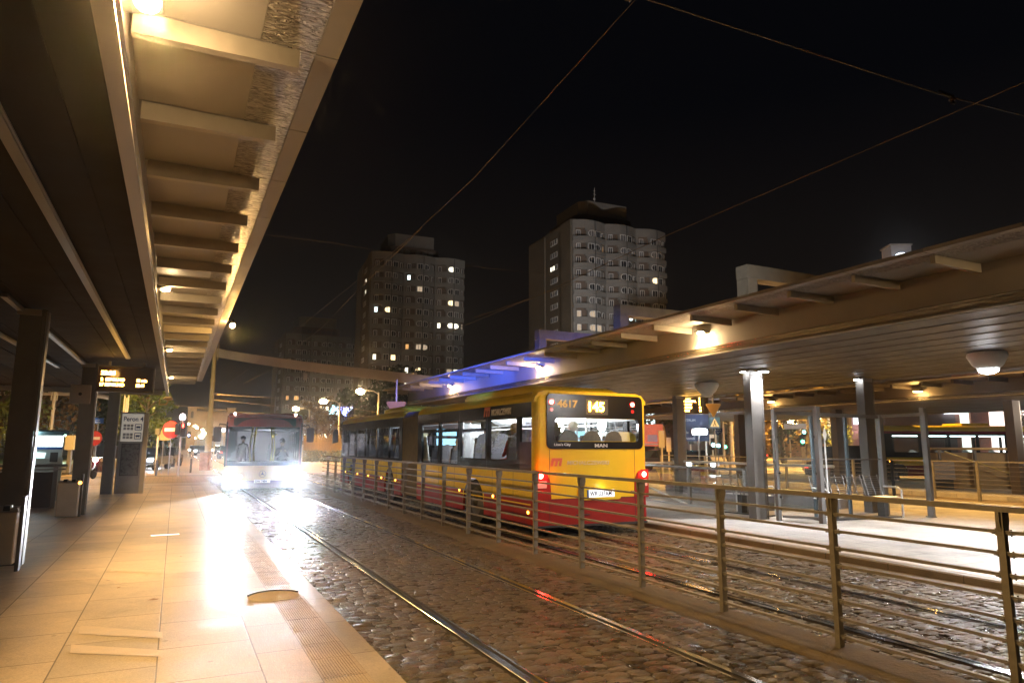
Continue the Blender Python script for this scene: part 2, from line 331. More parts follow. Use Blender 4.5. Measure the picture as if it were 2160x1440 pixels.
def cobbles(x0, x1, y0, y1, w, l, seed, h=0.013):
    """rows of rounded setts across the track; each sett its own size, tilt and height"""
    rnd = random.Random(seed); g = G(); y = y0
    while y < y1:
        far = (y - y0)
        lw = l * rnd.uniform(0.85, 1.2); x = x0 - rnd.uniform(0, w)
        while x < x1:
            ww = w * rnd.uniform(0.7, 1.35); xa, xb = max(x, x0), min(x + ww, x1)
            if xb - xa > 0.04:
                gp = 0.0015; jy = rnd.uniform(-0.008, 0.008)
                a0, a1, b0, b1 = xa + gp, xb - gp, y + gp + jy, y + lw - gp + jy
                cx, cy = (a0 + a1) / 2, (b0 + b1) / 2; hh = h + rnd.uniform(-0.003, 0.006); tx, ty = rnd.uniform(-.07, .07), rnd.uniform(-.08, .08)
                sx, sy = (a1 - a0) / 2, (b1 - b0) / 2
                vs = []
                for k, (f, z) in enumerate(((1.0, -0.004), (1.0, hh * 0.7), (0.93, hh * 0.97))):
                    for ux, uy in ((-1, -.6), (-.6, -1), (.6, -1), (1, -.6), (1, .6), (.6, 1), (-.6, 1), (-1, .6)):
                        px = ux * sx * f * rnd.uniform(.93, 1.0); py = uy * sy * f * rnd.uniform(.93, 1.0)
                        vs.append((cx + px, cy + py, z + (px * tx + py * ty if k else 0)))
                vs.append((cx + rnd.uniform(-.01, .01), cy + rnd.uniform(-.01, .01), hh * 1.02))
                fs = [(k * 8 + i, k * 8 + (i + 1) % 8, (k + 1) * 8 + (i + 1) % 8, (k + 1) * 8 + i) for k in range(2) for i in range(8)]
                fs += [(16 + i, 16 + (i + 1) % 8, 24) for i in range(8)]
                g.add(vs, fs, 0, True)
            x += ww
        y += lw
    return g
RAILS = (2.42, 3.90, 5.75, 7.22)
bed = G(); bed.quad((1.5, -4, .004), (8.62, -4, .004), (8.62, 40, .004), (1.5, 40, .004)); struct(bed.build('track_bed', joint_m))
strips = [(1.51, 2.36, 1), (2.50, 3.84, 2), (3.98, 4.75, 3), (5.35, 5.69, 4), (5.83, 7.16, 5), (7.30, 8.60, 6)]
cg = G()
for x0, x1, sd in strips:
    q = cobbles(x0, x1, 1.5, 24.0, 0.17, 0.125, sd); cg.add(q.v, q.f, 0, True)
o = cg.build('cobblestones', cob); struct(o, 'stuff')
far = G()
for x0, x1, sd in strips:
    q = cobbles(x0, x1, 24.0, 40.0, 0.22, 0.2, sd + 20); far.add(q.v, q.f, 0, True)
struct(far.build('cobblestones', cob), 'stuff')
dg = G(); nx, ny = 12, 260
vs = []
for j in range(ny + 1):
    for i in range(nx + 1):
        x = 4.70 + 0.72 * i / nx; y = -3 + 43.0 * j / ny
        e = min(i, nx - i) / (nx / 2)
        vs.append((x + (0.05 * math.sin(y * 3.1) + 0.03 * math.sin(y * 9)) * (1 if i in (0, nx) else 0), y, 0.006 + 0.026 * min(1, e * 2) + random.uniform(-.004, .005)))
dg.add(vs, [(j * (nx + 1) + i, j * (nx + 1) + i + 1, (j + 1) * (nx + 1) + i + 1, (j + 1) * (nx + 1) + i) for j in range(ny) for i in range(nx)], 0, True)
struct(dg.build('dirt_strip', dirt))
railm = mat('rail_steel', (0.42, 0.40, 0.38), 0.16, 1.0, var=0.1, vs=2)
railg = mat('rail_groove', (0.03, 0.025, 0.02), 0.6, 0.4)
for k, x in enumerate(RAILS):
    s = 1 if k % 2 else -1
    r = G(); r.prism([(x - .035, 0.003), (x + .035, 0.003), (x + .035, .022), (x + .030, .027), (x - .030, .027), (x - .035, .022)], -4, 120, 'y', 0)
    xi = x - s * .055
    r.box(min(xi - .02, xi + .02), max(xi - .02, xi + .02), -4, 120, .003, .008, 1)
    xo = x - s * .088
    r.prism([(xo - .012, .003), (xo + .012, .003), (xo + .010, .022), (xo - .010, .022)], -4, 120, 'y', 0)
    o = r.build('tram_rail', [railm, railg])
    tag(o, ['tram rail nearest the left platform, set in cobbles', 'bright tram rail on the right side of the left track, before the dirt strip',
            'tram rail just behind the fence and the dirt strip', 'tram rail nearest the right platform under the yellow bus'][k], 'tram rail', 'rails of the two tram tracks')

# left platform
plat_m = slab_mat('platform_granite', (0.60, 0.47, 0.33), (0.13, 0.09, 0.05), 0.85, 0.66, 0.25, 0.01, 0.47, var=.26)
tact_m = slab_mat('tactile_granite', (0.50, 0.39, 0.27), (0.12, 0.09, 0.06), 0.85, 0.5, 0.6, 0.01, 0.5)
kerb_m = slab_mat('kerb_granite', (0.48, 0.40, 0.30), (0.08, 0.06, 0.05), 1.0, 5.0, 0.1, 2.0, 0.42)
g = G(); g.box(-9, 0.99, -5, 29, -.02, .15); struct(g.build('platform', plat_m))
g = G(); g.box(0.99, 1.298, -5, 29, -.02, .149); ty = 0
y = 2.0
while y < 29:       # raised guide ribs of the tactile strip
    for k in range(14): g.box(1.012 + k * .0195, 1.022 + k * .0195, y + .01, y + .41, .149, .1508)
    y += .42
struct(g.build('tactile_paving', tact_m))
g = G(); g.prism([(1.298, -.02), (1.5, -.02), (1.5, .132), (1.482, .15), (1.298, .15)], -5, 29, 'y'); struct(g.build('kerb', kerb_m))
# round manhole cover lying askew in the platform
t = thing('manhole_cover', 'round manhole cover with a dark raised rim in the platform slabs near the kerb', 'manhole cover', (1.03, 7.72, .15))
g = G(); g.lathe([(0.0, .0025), (0.245, .0025), (0.25, .001), (0.25, -.01)][::-1], (0, 0, 0), 40); g.build('cover', mat('cover_granite', (0.5, 0.42, 0.32), 0.35, var=0.15, vs=14, bump=0.3), t)
g = G(); pts = [(0.262 * math.cos(a), 0.262 * math.sin(a), .004) for a in [R_(20 + 140 * k / 20) for k in range(21)]]; g.tube(pts, .011, 6); g.build('rim', dsteel, t)
g = G(); g.box(-.22, .22, -.05, .05, 0, .006); o = g.build('pavement_light', emat('white_strip', (1, .93, .8), 1.5)); o.location = (-.05, 13.52, .152); o.rotation_euler = (0, 0, .03)
tag(o, 'small white glowing strip let into the left platform floor', 'floor light')
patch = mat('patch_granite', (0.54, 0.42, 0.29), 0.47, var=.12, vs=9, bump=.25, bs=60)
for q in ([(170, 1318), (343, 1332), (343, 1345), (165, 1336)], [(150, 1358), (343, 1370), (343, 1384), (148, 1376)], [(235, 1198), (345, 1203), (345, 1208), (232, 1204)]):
    g = G(); g.add([tuple(atz(px, py, .1535)) for px, py in q][::-1], [(0, 1, 2, 3)]); struct(g.build('lighter_patch', patch))  # thin, slightly lighter strips laid on the slabs
leafm = mat('dry_leaf', (0.28, 0.14, 0.05), 0.7)
for k, (px, py) in enumerate(((322, 1264), (250, 1239), (381, 1173), (506, 1169))):
    p = atz(px, py, .152); g = G(); sc = (.05, .025, .02, .03)[k]
    g.add([(-sc, 0, 0), (-.3 * sc, -.6 * sc, .004), (.9 * sc, -.2 * sc, .002), (1.1 * sc, .1 * sc, .006), (.2 * sc, .6 * sc, .006)], [(0, 1, 2, 3, 4)])
    o = g.build('dry_leaf', leafm); o.location = p; o.rotation_euler = (0, 0, k)
    tag(o, ['biggest brown fallen leaf on the left platform', 'tiny dry leaf left of the biggest one on the platform', 'tiny dry leaf on the platform beyond the others', 'dry leaf on the platform slab near the tactile strip'][k], 'leaf', 'fallen leaves on the platform')

# right platform
plat2_m = slab_mat('platform_concrete', (0.55, 0.50, 0.44), (0.16, 0.13, 0.11), 0.8, 0.8, 0.1, 0.3, 0.6)
g = G()
for (a, b_, c, d) in ((9.0, 12.35, -5, 31), (15.2, 20.0, -5, 31), (12.35, 15.2, -5, 12.6), (12.35, 15.2, 18.6, 31)): g.box(a, b_, c, d, -.02, .15)
struct(g.build('platform', plat2_m))
g = G(); g.prism([(9.0, -.02), (9.0, .15), (8.82, .15), (8.80, .135), (8.80, .055), (8.62, .05), (8.62, -.02)], -5, 31, 'y'); struct(g.build('kerb', slab_mat('dark_kerb', (0.20, 0.165, 0.125), (0.06, 0.05, 0.04), 1.0, 5.0, 0.1, 2.0, 0.55)))
g = G(); g.quad((12.35, 12.6, -2.2), (15.2, 12.6, -2.2), (15.2, 18.6, .0), (12.35, 18.6, .0)); g.wall('x', 12.36, 12.6, 18.6, -2.3, .14, [], .05); g.wall('x', 15.19, 12.6, 18.6, -2.3, .14, [], -.05); g.wall('y', 12.61, 12.35, 15.2, -2.3, .14, [], .05)
struct(g.build('stairwell', conc))
# the crossroads beyond: pale road bands, island paving, grass
road_m = mat('road_asphalt', (0.30, 0.235, 0.16), 0.55, var=0.2, vs=0.35, bump=0.2, bs=60)
pave_m = slab_mat('pavement_blocks', (0.24, 0.185, 0.12), (0.07, 0.06, 0.04), 0.4, 0.2, 0, 0, 0.7)
def sheet(name, pts, z, m):
    g = G(); g.add([(x, y, z) for x, y in pts], [tuple(range(len(pts)))]); return struct(g.build(name, m))
sheet('road', [(-60, 40.5), (60, 44.5), (200, 110), (200, 190), (-10, 115), (-60, 70)], .004, road_m)
sheet('road', [(-9, 29.2), (9, 33.5), (9, 36.5), (-9, 31.5)], .010, road_m)
sheet('pavement', [(-25, 31.6), (-9, 31.6), (9, 36.6), (30, 43), (-25, 40)], .006, pave_m)
sheet('road', [(20, 9), (60, 24), (60, 44), (14, 33.5)], .008, road_m)
sheet('road', [(-2, 115), (26, 118), (30, 400), (3, 400)], .008, road_m)
g = G(); g.box(1.5, 8.6, 40, 44.5, .0, .02); 
sheet('grass', [(-60, 60), (-14, 66), (-3, 110), (-60, 140)], .02, mat('grass', (0.05, 0.075, 0.02), 0.9, var=0.4, vs=2, bump=0.8))
mark = mat('road_marking', (0.7, 0.66, 0.58), 0.6, var=0.15)
sheet('road_marking', [(4.5, 120), (4.9, 120), (8.5, 190), (8.1, 190)], .014, mark)
sheet('road_marking', [(12.2, 62), (15, 62.6), (15, 63), (12.2, 62.4)], .012, mark)
sheet('road_marking', [(28, 22), (42, 28.3), (42, 28.6), (28, 22.3)], .014, mark)
# ================================================================== canopies
ice = bpy.data.materials.new('streaked_panel'); ice.use_nodes = True
nt = ice.node_tree; b = nt.nodes['Principled BSDF']; L = nt.links
b.inputs['Base Color'].default_value = (0.40, 0.37, 0.34, 1); b.inputs['Roughness'].default_value = 0.3; b.inputs['Metallic'].default_value = 0.35
tc = nd(nt, 'ShaderNodeTexCoord'); mp = nd(nt, 'ShaderNodeMapping'); mp.inputs['Scale'].default_value = (14, 45, 1)
n1 = nd(nt, 'ShaderNodeTexNoise'); n1.inputs['Scale'].default_value = 1.0; n1.inputs['Detail'].default_value = 3; n1.inputs['Distortion'].default_value = 1.2
L.new(tc.outputs['Object'], mp.inputs[0]); L.new(mp.outputs[0], n1.inputs['Vector'])
bp = nd(nt, 'ShaderNodeBump'); bp.inputs['Strength'].default_value = 1.0; bp.inputs['Distance'].default_value = 0.05
L.new(n1.outputs['Fac'], bp.inputs['Height']); L.new(bp.outputs[0], b.inputs['Normal'])
cr = nd(nt, 'ShaderNodeValToRGB'); cr.color_ramp.elements[0].position = .35; cr.color_ramp.elements[0].color = (.16, .14, .125, 1); cr.color_ramp.elements[1].position = .68; cr.color_ramp.elements[1].color = (.62, .58, .54, 1)
L.new(n1.outputs['Fac'], cr.inputs[0]); L.new(cr.outputs[0], b.inputs['Base Color'])
groove = mat('polished_groove', (0.55, 0.52, 0.48), 0.2, 0.9)

sod_hot = emat('sodium_bulb', (1.0, .62, .24), 130)
def canopy(edge, inner, sgn, y0, y1, far, label, lamps, cols, ceilm, far_over, colsize, cmat, ceil_y1=None, pitch=1.04, glow=9, cz=3.40, rd=.11):
    """edge = x of the free edge, inner = x of the fascia beam, sgn = +1 when the roof lies to +x of the fascia"""
    t = thing('canopy', label, 'canopy', (inner, y0, 0))
    e = min(edge, inner), max(edge, inner); ty = y1 - y0
    w = abs(edge - inner)
    def X(d): return d * sgn                     # local x, 0 at the fascia, negative side towards the free edge
    # local frame: x from fascia, + towards the roof
    def bx(g, a, b_, *r): g.box(min(X(a), X(b_)), max(X(a), X(b_)), *r)
    # overhang sheets between ribs: inner smooth part and outer streaked part
    n = int(ty / pitch)
    for k in range(n):
        a, b_ = k * pitch + .006, (k + 1) * pitch - .006
        g = G(); bx(g, -w * .60, 0.0, a, b_, 3.90, 3.93)
        g.m = [0] * len(g.f); q = len(g.f); bx(g, -w * .88, -w * .602, a, b_, 3.90, 3.93); g.m[q:] = [1] * (len(g.f) - q)
        q = len(g.f); bx(g, -w, -w * .882, a, b_, 3.895, 3.94); g.m[q:] = [0] * (len(g.f) - q)
        g.build('overhang_sheet', [canopy_m, ice], t)
    for k in range(n + 1):
        g = G(); g.prism([(X(-w * .80), 3.895), (X(-w * .80), 3.90 - rd), (X(-.02), 3.885 - rd), (X(-.02), 3.895)], k * pitch + .002, k * pitch + .06, 'y')
        g.build('rib', rib_m, t)
    g = G(); bx(g, 0.0, .06, 0, ty, 3.50, 3.95); g.build('fascia_beam', canopy_m, t)
    g = G()
    for j in range(3): g.prism([(X(-.025), 3.375 + j * .045), (X(-.042), 3.39 + j * .045), (X(-.025), 3.405 + j * .045), (X(.0), 3.405 + j * .045), (X(.0), 3.375 + j * .045)], 0, ty, 'y')
    bx(g, 0.0, .03, 0, ty, 3.36, 3.498)
    g.build('gutter_profile', groove, t)
    g = G(); bx(g, -.045, .035, 0, ty, 3.345, 3.358); g.build('soffit_trim', canopy_m, t)
    cy = ceil_y1 or ty
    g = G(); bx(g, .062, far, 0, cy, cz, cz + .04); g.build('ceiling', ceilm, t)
    g = G()
    d = .3
    while d < far - .1: bx(g, d, d + .018, 0, cy, cz - .012, cz - .002); d += .62
    g.build('ceiling_ridges', mat('ridge_sheet', (.13, .11, .09), .45, .2) if ceilm == ceil_m else ceilm, t)
    g = G(); bx(g, .065, far, .02, cy, 3.95, 4.02); g.build('roof', conc, t)
    g = G(); bx(g, .15, far, cy - .06, cy, 3.36, 3.94); bx(g, far - .06, far, 0, cy - .07, 3.36, 3.94); g.build('end_fascia', canopy_m, t)
    if far_over:
        g = G(); bx(g, far, far + .4, 0, ty, 3.90, 3.93); g.build('overhang_sheet', canopy_m, t)
    for (y, pw) in lamps:
        h = G(); h.prism([(X(-.0), 3.74), (X(-.0), 3.79), (X(-.05), 3.80), (X(-.17), 3.80), (X(-.17), 3.775), (X(-.04), 3.74)], y - y0 - .10, y - y0 + .10, 'y'); lp = h.build('lamp', dsteel, t)
        q = G(); q.ball((X(-.105), y - y0, 3.752), .058, 12, 0, (1.0, 1.25, .55)); q.build('bulb', sod_hot, lp)
        lamp('lamp_light', 'SPOT', (inner + X(-.13), y, 3.68), pw, (1.0, .60, .21), .05, target=(inner + X(-.45), y, 0), spot=150, blend=.35)
        lamp('lamp_spill', 'POINT', (inner + X(-.16), y, 3.68), glow, (1.0, .70, .36), .04)
    for (x, y) in cols:
        g = G(); cw, cdp = colsize; lx, ly = x - inner, y - y0
        g.box(lx, lx + cw, ly, ly + cdp, .15, cz - .03)
        g.box(lx + cw, lx + cw + .04, ly - .01, ly + .0, .15, cz - .03)
        c = g.build('column', cmat, t, bevel=.01)
        g = G(); g.box(lx - .03, lx + cw - .01, ly - .02, ly - .002, cz - .12, cz - .035); g.build('column_cap', canopy_m, c)
    return t
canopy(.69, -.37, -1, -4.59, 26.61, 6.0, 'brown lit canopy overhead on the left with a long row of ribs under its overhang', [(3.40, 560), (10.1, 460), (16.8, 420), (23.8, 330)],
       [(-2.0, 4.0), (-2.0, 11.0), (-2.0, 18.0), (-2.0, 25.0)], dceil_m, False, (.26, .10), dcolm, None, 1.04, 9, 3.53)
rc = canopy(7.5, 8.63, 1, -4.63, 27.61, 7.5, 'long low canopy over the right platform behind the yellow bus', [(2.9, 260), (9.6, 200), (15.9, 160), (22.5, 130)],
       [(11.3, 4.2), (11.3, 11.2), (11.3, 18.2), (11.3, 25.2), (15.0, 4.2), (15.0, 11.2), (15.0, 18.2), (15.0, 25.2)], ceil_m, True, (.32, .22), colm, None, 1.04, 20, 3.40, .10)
# flange of bright metal on the left columns' track side
for y in (4, 11, 18, 25):
    t_ = bpy.data.objects['canopy']; g = G(); g.box(-1.698, -1.675, y - .01, y + .16, .15, 3.48); g.build('column_flange', steel, t_, world=True)
# conduits under the dark ceiling of the left canopy
for pts in ([(-1.0, -2), (-1.02, 16.3)], [(-2.0, 10), (-1.98, 18)], [(-2.9, 8), (-2.6, 19)], [(-4.2, 3), (-2.3, 11)]):
    g = G(); g.bar((pts[0][0], pts[0][1], 3.48), (pts[1][0], pts[1][1], 3.48), .07, .05); g.bar((pts[0][0] + .045, pts[0][1], 3.47), (pts[1][0] + .045, pts[1][1], 3.47), .012, .012)
    g.build('conduit', steel, bpy.data.objects['canopy'], world=True)
# white lamps at the heads of the right canopy's columns
for k, (x, y) in enumerate([(11.3, 4.2), (11.3, 11.2), (11.3, 18.2), (11.3, 25.2), (15.0, 11.2)]):
    t = thing('column_light', ['white lamp at the head of the nearest right platform column', 'white lamp lighting the head of the tall column between the shelter and the stair railing', 'white lamp at the head of the column beside the amber departures board',
        'white lamp on the farthest front column of the right canopy', 'white lamp on the left of the column behind the glass shelter'][k], 'light', (x, y, 3.33), 0, 'white lamps on the platform columns')
    if k != 4:
        g = G(); g.cyl((.24, -.16, .0), (.24, -.16, .05), .13, .10, 16); g.bar((.2, -.02, .03), (.2, -.1, .03), .05, .03); g.build('housing', steel, t)
        g = G(); g.cyl((.24, -.16, -.012), (.24, -.16, -.001), .11, .11, 16); g.build('diffuser', wht_glow, t)
    g = G(); g.cyl((-.10, .1, .0), (-.10, .1, .045), .07, .06, 12); g.build('housing', steel, t)
    g = G(); g.cyl((-.10, .1, -.012), (-.10, .1, -.001), .06, .06, 12); g.build('diffuser', wht_glow, t)
    if k != 4: lamp('column_lamp_light', 'SPOT', (x + .20, y - .12, 3.28), 420, WHT, .04, target=(x + .2, y - .02, 0), spot=120, blend=.8)
# dome lamps under the right canopy
for k, (x, y) in enumerate([(13.0, 7.2), (12.75, 14.2)]):
    t = thing('dome_lamp', ['bowl shaped glowing lamp under the right canopy ceiling, near the photo edge', 'unlit bowl lamp above the departures board, farther along the right canopy'][k], 'lamp', (x, y, 3.38), 0, 'bowl lamps under the right canopy')
    g = G(); g.lathe([(.30, -.0), (.32, -.06), (.24, -.22), (.15, -.30)], (0, 0, 0), 24); g.build('shade', white, t)
    g = G(); g.ball((0, 0, -.30), .16, 14, 0, (1, 1, .5)); g.build('diffuser', wht_glow if k == 0 else white, t)
    if k == 0: lamp('dome_light', 'SPOT', (x, y, 3.0), 1100, WHT, .1, target=(x - .6, y, 0), spot=150, blend=.5)
lamp('platform_light', 'SPOT', (10.9, 3.6, 3.2), 700, (1.0, .93, .86), .1, target=(10.6, 6.2, 0), spot=120, blend=.7)
# bright lamp clamped to the outer edge of the left canopy
t = thing('edge_lamp', 'starry sodium lamp hanging at the outer edge of the left canopy', 'lamp', (.78, 13.2, 3.86))
g = G(); g.cyl((0, 0, 0), (0, 0, .08), .05, .03, 12); g.bar((-.03, 0, .06), (-.1, 0, .06), .03, .03); g.build('housing', dsteel, t)
g = G(); g.ball((0, 0, -.035), .04, 10); g.build('bulb', emat('sodium_hot', (1, .66, .28), 160), t)
lamp('edge_lamp_light', 'POINT', (.80, 13.2, 3.70), 40, SOD, .04)

# portal frames standing over the right canopy
for k in range(3):
    y = 16.0 + 7.0 * k
    t = thing('portal_frame', ['nearest pale portal frame rising above the right canopy roof', 'middle pale portal frame above the canopy, in front of the right tower', 'farthest and smallest pale portal frame above the canopy'][k], 'frame', (16.0, y, 0), 0, 'portal frames above the canopy')
    for x in (0, 5.5):
        g = G(); g.box(x, x + .42, -.25, .25, 4.0, 7.0 if x == 0 else 7.0); g.build('leg', conc, t, bevel=.02)
    g = G(); g.box(-.003, 5.925, -.253, .253, 7.0, 7.46); g.build('crossbeam', conc, t, bevel=.02)

# ================================================================== fence between the tracks
t = thing('fence', 'brown steel rail fence running between the two tracks before the yellow bus', 'fence', (5.16, 0, 0))
g = G(); g.box(-.03, .03, -2.5, 27.2, 1.285, 1.30); g.box(-.03, -.022, -2.5, 27.2, 1.262, 1.285); g.box(.022, .03, -2.5, 27.2, 1.262, 1.285); g.build('top_rail', fence_m, t)
for k in range(8):
    z = 1.13 - k * .143
    g = G(); g.box(-.022, .022, -2.5, 27.2, z, z + .009); g.box(-.022, -.012, -2.5, 27.2, z - .012, z); g.build('rail', fence_m, t)
post0 = None
ys = [-1.25 + 1.372 * k for k in range(21)]
for y in ys:
    if post0 is None:
        g = G(); g.box(-.032, .038, -.005, .005, .0, 1.262); g.box(-.04, -.032, -.024, .024, .0, 1.262)
        g.prism([(-.06, 1.262), (-.06, 1.20), (-.040, 1.13), (.040, 1.13), (.06, 1.20), (.06, 1.262)], -.012, .012, 'y')
        g.box(-.06, .06, -.05, .05, .0, .02)
        for k in range(8):
            z = 1.13 - k * .143
            for s in (-1, 1): g.box(-.03, -.024 + .05, s * .05 - .012, s * .05 + .012, z - .02, z - .001); g.cyl((0, s * .05, z - .03), (0, s * .05, z + .018), .006, None, 6)
        post0 = g.build('post', fence_m, t)
        post0.location.y = y
    else:
        c = post0.copy(); COL.objects.link(c); c.parent = t; c.location.y = y

# ================================================================== overhead wires
wirem = mat('wire', (0.34, 0.26, 0.16), 0.45, 0.3)
def wire(name, pts, r, label, cat='wire', sag=0.0, group='overhead wires'):
    P_ = []
    for i in range(len(pts) - 1):
        a, b_ = Vector(pts[i]), Vector(pts[i + 1])
        for k in range(9):
            f = k / 8
            if k or not i: P_.append(a.lerp(b_, f) - Vector((0, 0, sag * 4 * f * (1 - f))))
    g = G(); g.tube(P_, r, 5); o = g.build(name, wirem); tag(o, label, cat, group); return o
wire('contact_wire', [(3.15, 1.5, 5.55), (3.3, 4.4, 5.5), (3.6, 8.7, 5.5), (3.65, 12, 5.5), (3.0, 40, 5.5), (1.6, 75, 5.6)], .0035, 'tram contact wire above the left track, reaching the clamp at the top')
wire('contact_wire', [(7.75, -1, 5.5), (7.8, 9.7, 5.5), (8.1, 15.2, 5.5), (8.0, 45, 5.5)], .007, 'lit tram contact wire crossing in front of the right tower')
wire('span_wire', [(-6, 4.6, 6.6), (3.3, 4.42, 5.58), (7.35, 4.3, 5.58), (15, 4.0, 5.9)], .0065, 'cross wire carrying both contact wires, from the top of the sky to the right edge')
for k, (x, y) in enumerate(((3.24, 4.40), (7.55, 4.27))):
    t = thing('wire_clamp', ['insulator clamp hanging at the very top edge of the sky', 'insulator clamp on the cross wire at the right of the sky'][k], 'insulator', (x, y, 5.5), 0, 'insulator clamps on the wires')
    g = G(); g.cyl((0, 0, .0), (0, 0, .10), .018, .018, 8); g.lathe([(.03, .03), (.04, .045), (.03, .06)], (0, 0, 0), 10); g.build('insulator', mat('insulator', (.16, .08, .04), .4), t)
    g = G(); g.cyl((-.22, .01, .1), (-.02, 0, .08), .014, .02, 8); g.bar((-.03, 0, -.0), (.03, 0, -.0), .03, .02); g.build('bracket', dsteel, t)
A = lambda px, py, d: tuple(atd(px, py, d))
wire('span_wire', [A(470, 485, 60), A(700, 512, 65), A(980, 560, 75), A(1180, 582, 80)], .009, 'thin far wire arching between the left canopy and the right tower')
wire('span_wire', [A(610, 745, 70), A(680, 690, 60), A(745, 622, 50), A(890, 480, 30)], .008, 'thin wire slanting from the white ring beam up past the left tower')
wire('span_wire', [A(1000, 670, 60), A(1130, 625, 55), A(1220, 592, 50)], .012, 'faint wire between the two tall towers')
wire('span_wire', [A(450, 831, 60), A(620, 842, 64), A(800, 870, 70)], .012, 'upper of the near level wires above the oncoming bus')
wire('span_wire', [A(450, 843, 60), A(600, 858, 64), A(700, 868, 68)], .012, 'lower of the near level wires above the oncoming bus')
wire('span_wire', [A(345, 852, 60), A(520, 870, 64), A(900, 880, 70)], .012, 'lowest thin wire behind the oncoming bus roof')
wire('span_wire', [A(515, 808, 60), A(600, 765, 66), A(700, 802, 72)], .012, 'wire dipping below the white ring beam')
wire('span_wire', [A(660, 872, 60), A(740, 798, 64), A(850, 760, 70)], .012, 'slanting wire right of the oncoming bus roof')
# ================================================================== buses
yel = mat('bus_yellow', (0.74, 0.54, 0.02), 0.38, spec=.2, var=.07, vs=.8)
mar = mat('bus_red', (0.26, 0.018, 0.015), 0.4, spec=.18, var=.08, vs=1)
dkm = mat('bus_dark_maroon', (0.05, 0.006, 0.008), 0.2, coat=.5)
blk = mat('bus_black_glass', (0.012, 0.011, 0.011), 0.2, spec=.2)
gl_side = glass('bus_side_glass', (0.74, 0.77, 0.78), 0.015, .45)
gl_dark = glass('bus_tinted_glass', (0.34, 0.38, 0.42), 0.015, .25)
gl_rear = glass('bus_rear_glass', (0.88, 0.9, 0.9), 0.015, .7)
inner = mat('bus_interior', (0.78, 0.78, 0.77), 0.5, var=.05)
floorm = mat('bus_floor', (0.08, 0.08, 0.09), 0.6)
seatm = mat('seat_fabric', (0.17, 0.17, 0.19), 0.7, var=.2, vs=20)
chrome = mat('chrome_pole', (0.8, 0.8, 0.78), 0.3, .3)
yelpole = mat('yellow_pole', (0.75, 0.55, 0.03), 0.35)
bell_m = mat('bellows_fabric', (0.20, 0.18, 0.14), 0.75, var=.15)
strip_e = emat('bus_light_strip', (0.85, 0.93, 1.0), 12.0)
red_e = emat('tail_red', (1.0, 0.03, 0.02), 90); red_dim = mat('tail_lens', (0.35, 0.012, 0.01), 0.2, emit=(1, .03, .02), es=.5)
amb_e = emat('side_amber', (1.0, 0.36, 0.03), 16)
skin = mat('skin', (0.45, 0.27, 0.18), 0.6)

def wheel(parent, x, y, r, out):
    t = G(); t.cyl((x, y, r), (x + out * .28, y, r), r * .97, r, 28); t.cyl((x + out * .24, y, r), (x + out * .285, y, r), r * .9, r * .9, 28)
    w = t.build('wheel', rubber, parent)
    q = G(); q.lathe([(r * .62, 0), (r * .56, -.03), (r * .3, -.02), (r * .26, .05), (0.0, .06)], (0, 0, 0), 20)
    for k in range(8): q.cyl((r * .42 * math.cos(k * .785), r * .42 * math.sin(k * .785), -.03), (r * .42 * math.cos(k * .785), r * .42 * math.sin(k * .785), .0), .018, None, 6)
    o = q.build('rim', mat('dark_rim', (.07, .065, .06), .5, .4), w); o.location = (x + out * .29, y, r); o.rotation_euler = (0, out * math.pi / 2, 0)
def seat(g, x, y, z, d=1, w=.44):
    """seat shell facing +y*d; x,y is the foot of the backrest"""
    g.prism([(y, z + .42), (y + d * .42, z + .44), (y + d * .42, z + .50), (y + d * .04, z + .49), (y - d * .05, z + 1.02), (y - d * .10, z + 1.02)], x - w / 2 + .01, x + w / 2 - .01, 'x', 0)
    pts = [(w / 2 * c, zz) for c, zz in ((-1, .45), (-1, .85), (-.85, 1.0), (-.5, 1.09), (0, 1.12), (.5, 1.09), (.85, 1.0), (1, .85), (1, .45))]
    vs = [(x + a, y - d * (.01 + .09 * (b_ - .45) / .6), z + b_) for a, b_ in pts]; vs2 = [(p[0], p[1] - d * .05, p[2]) for p in vs]; n = len(vs)
    g.add(vs + vs2, [tuple(range(n)), tuple(range(2 * n - 1, n - 1, -1))] + [(i, n + i, n + (i + 1) % n, (i + 1) % n) for i in range(n)])

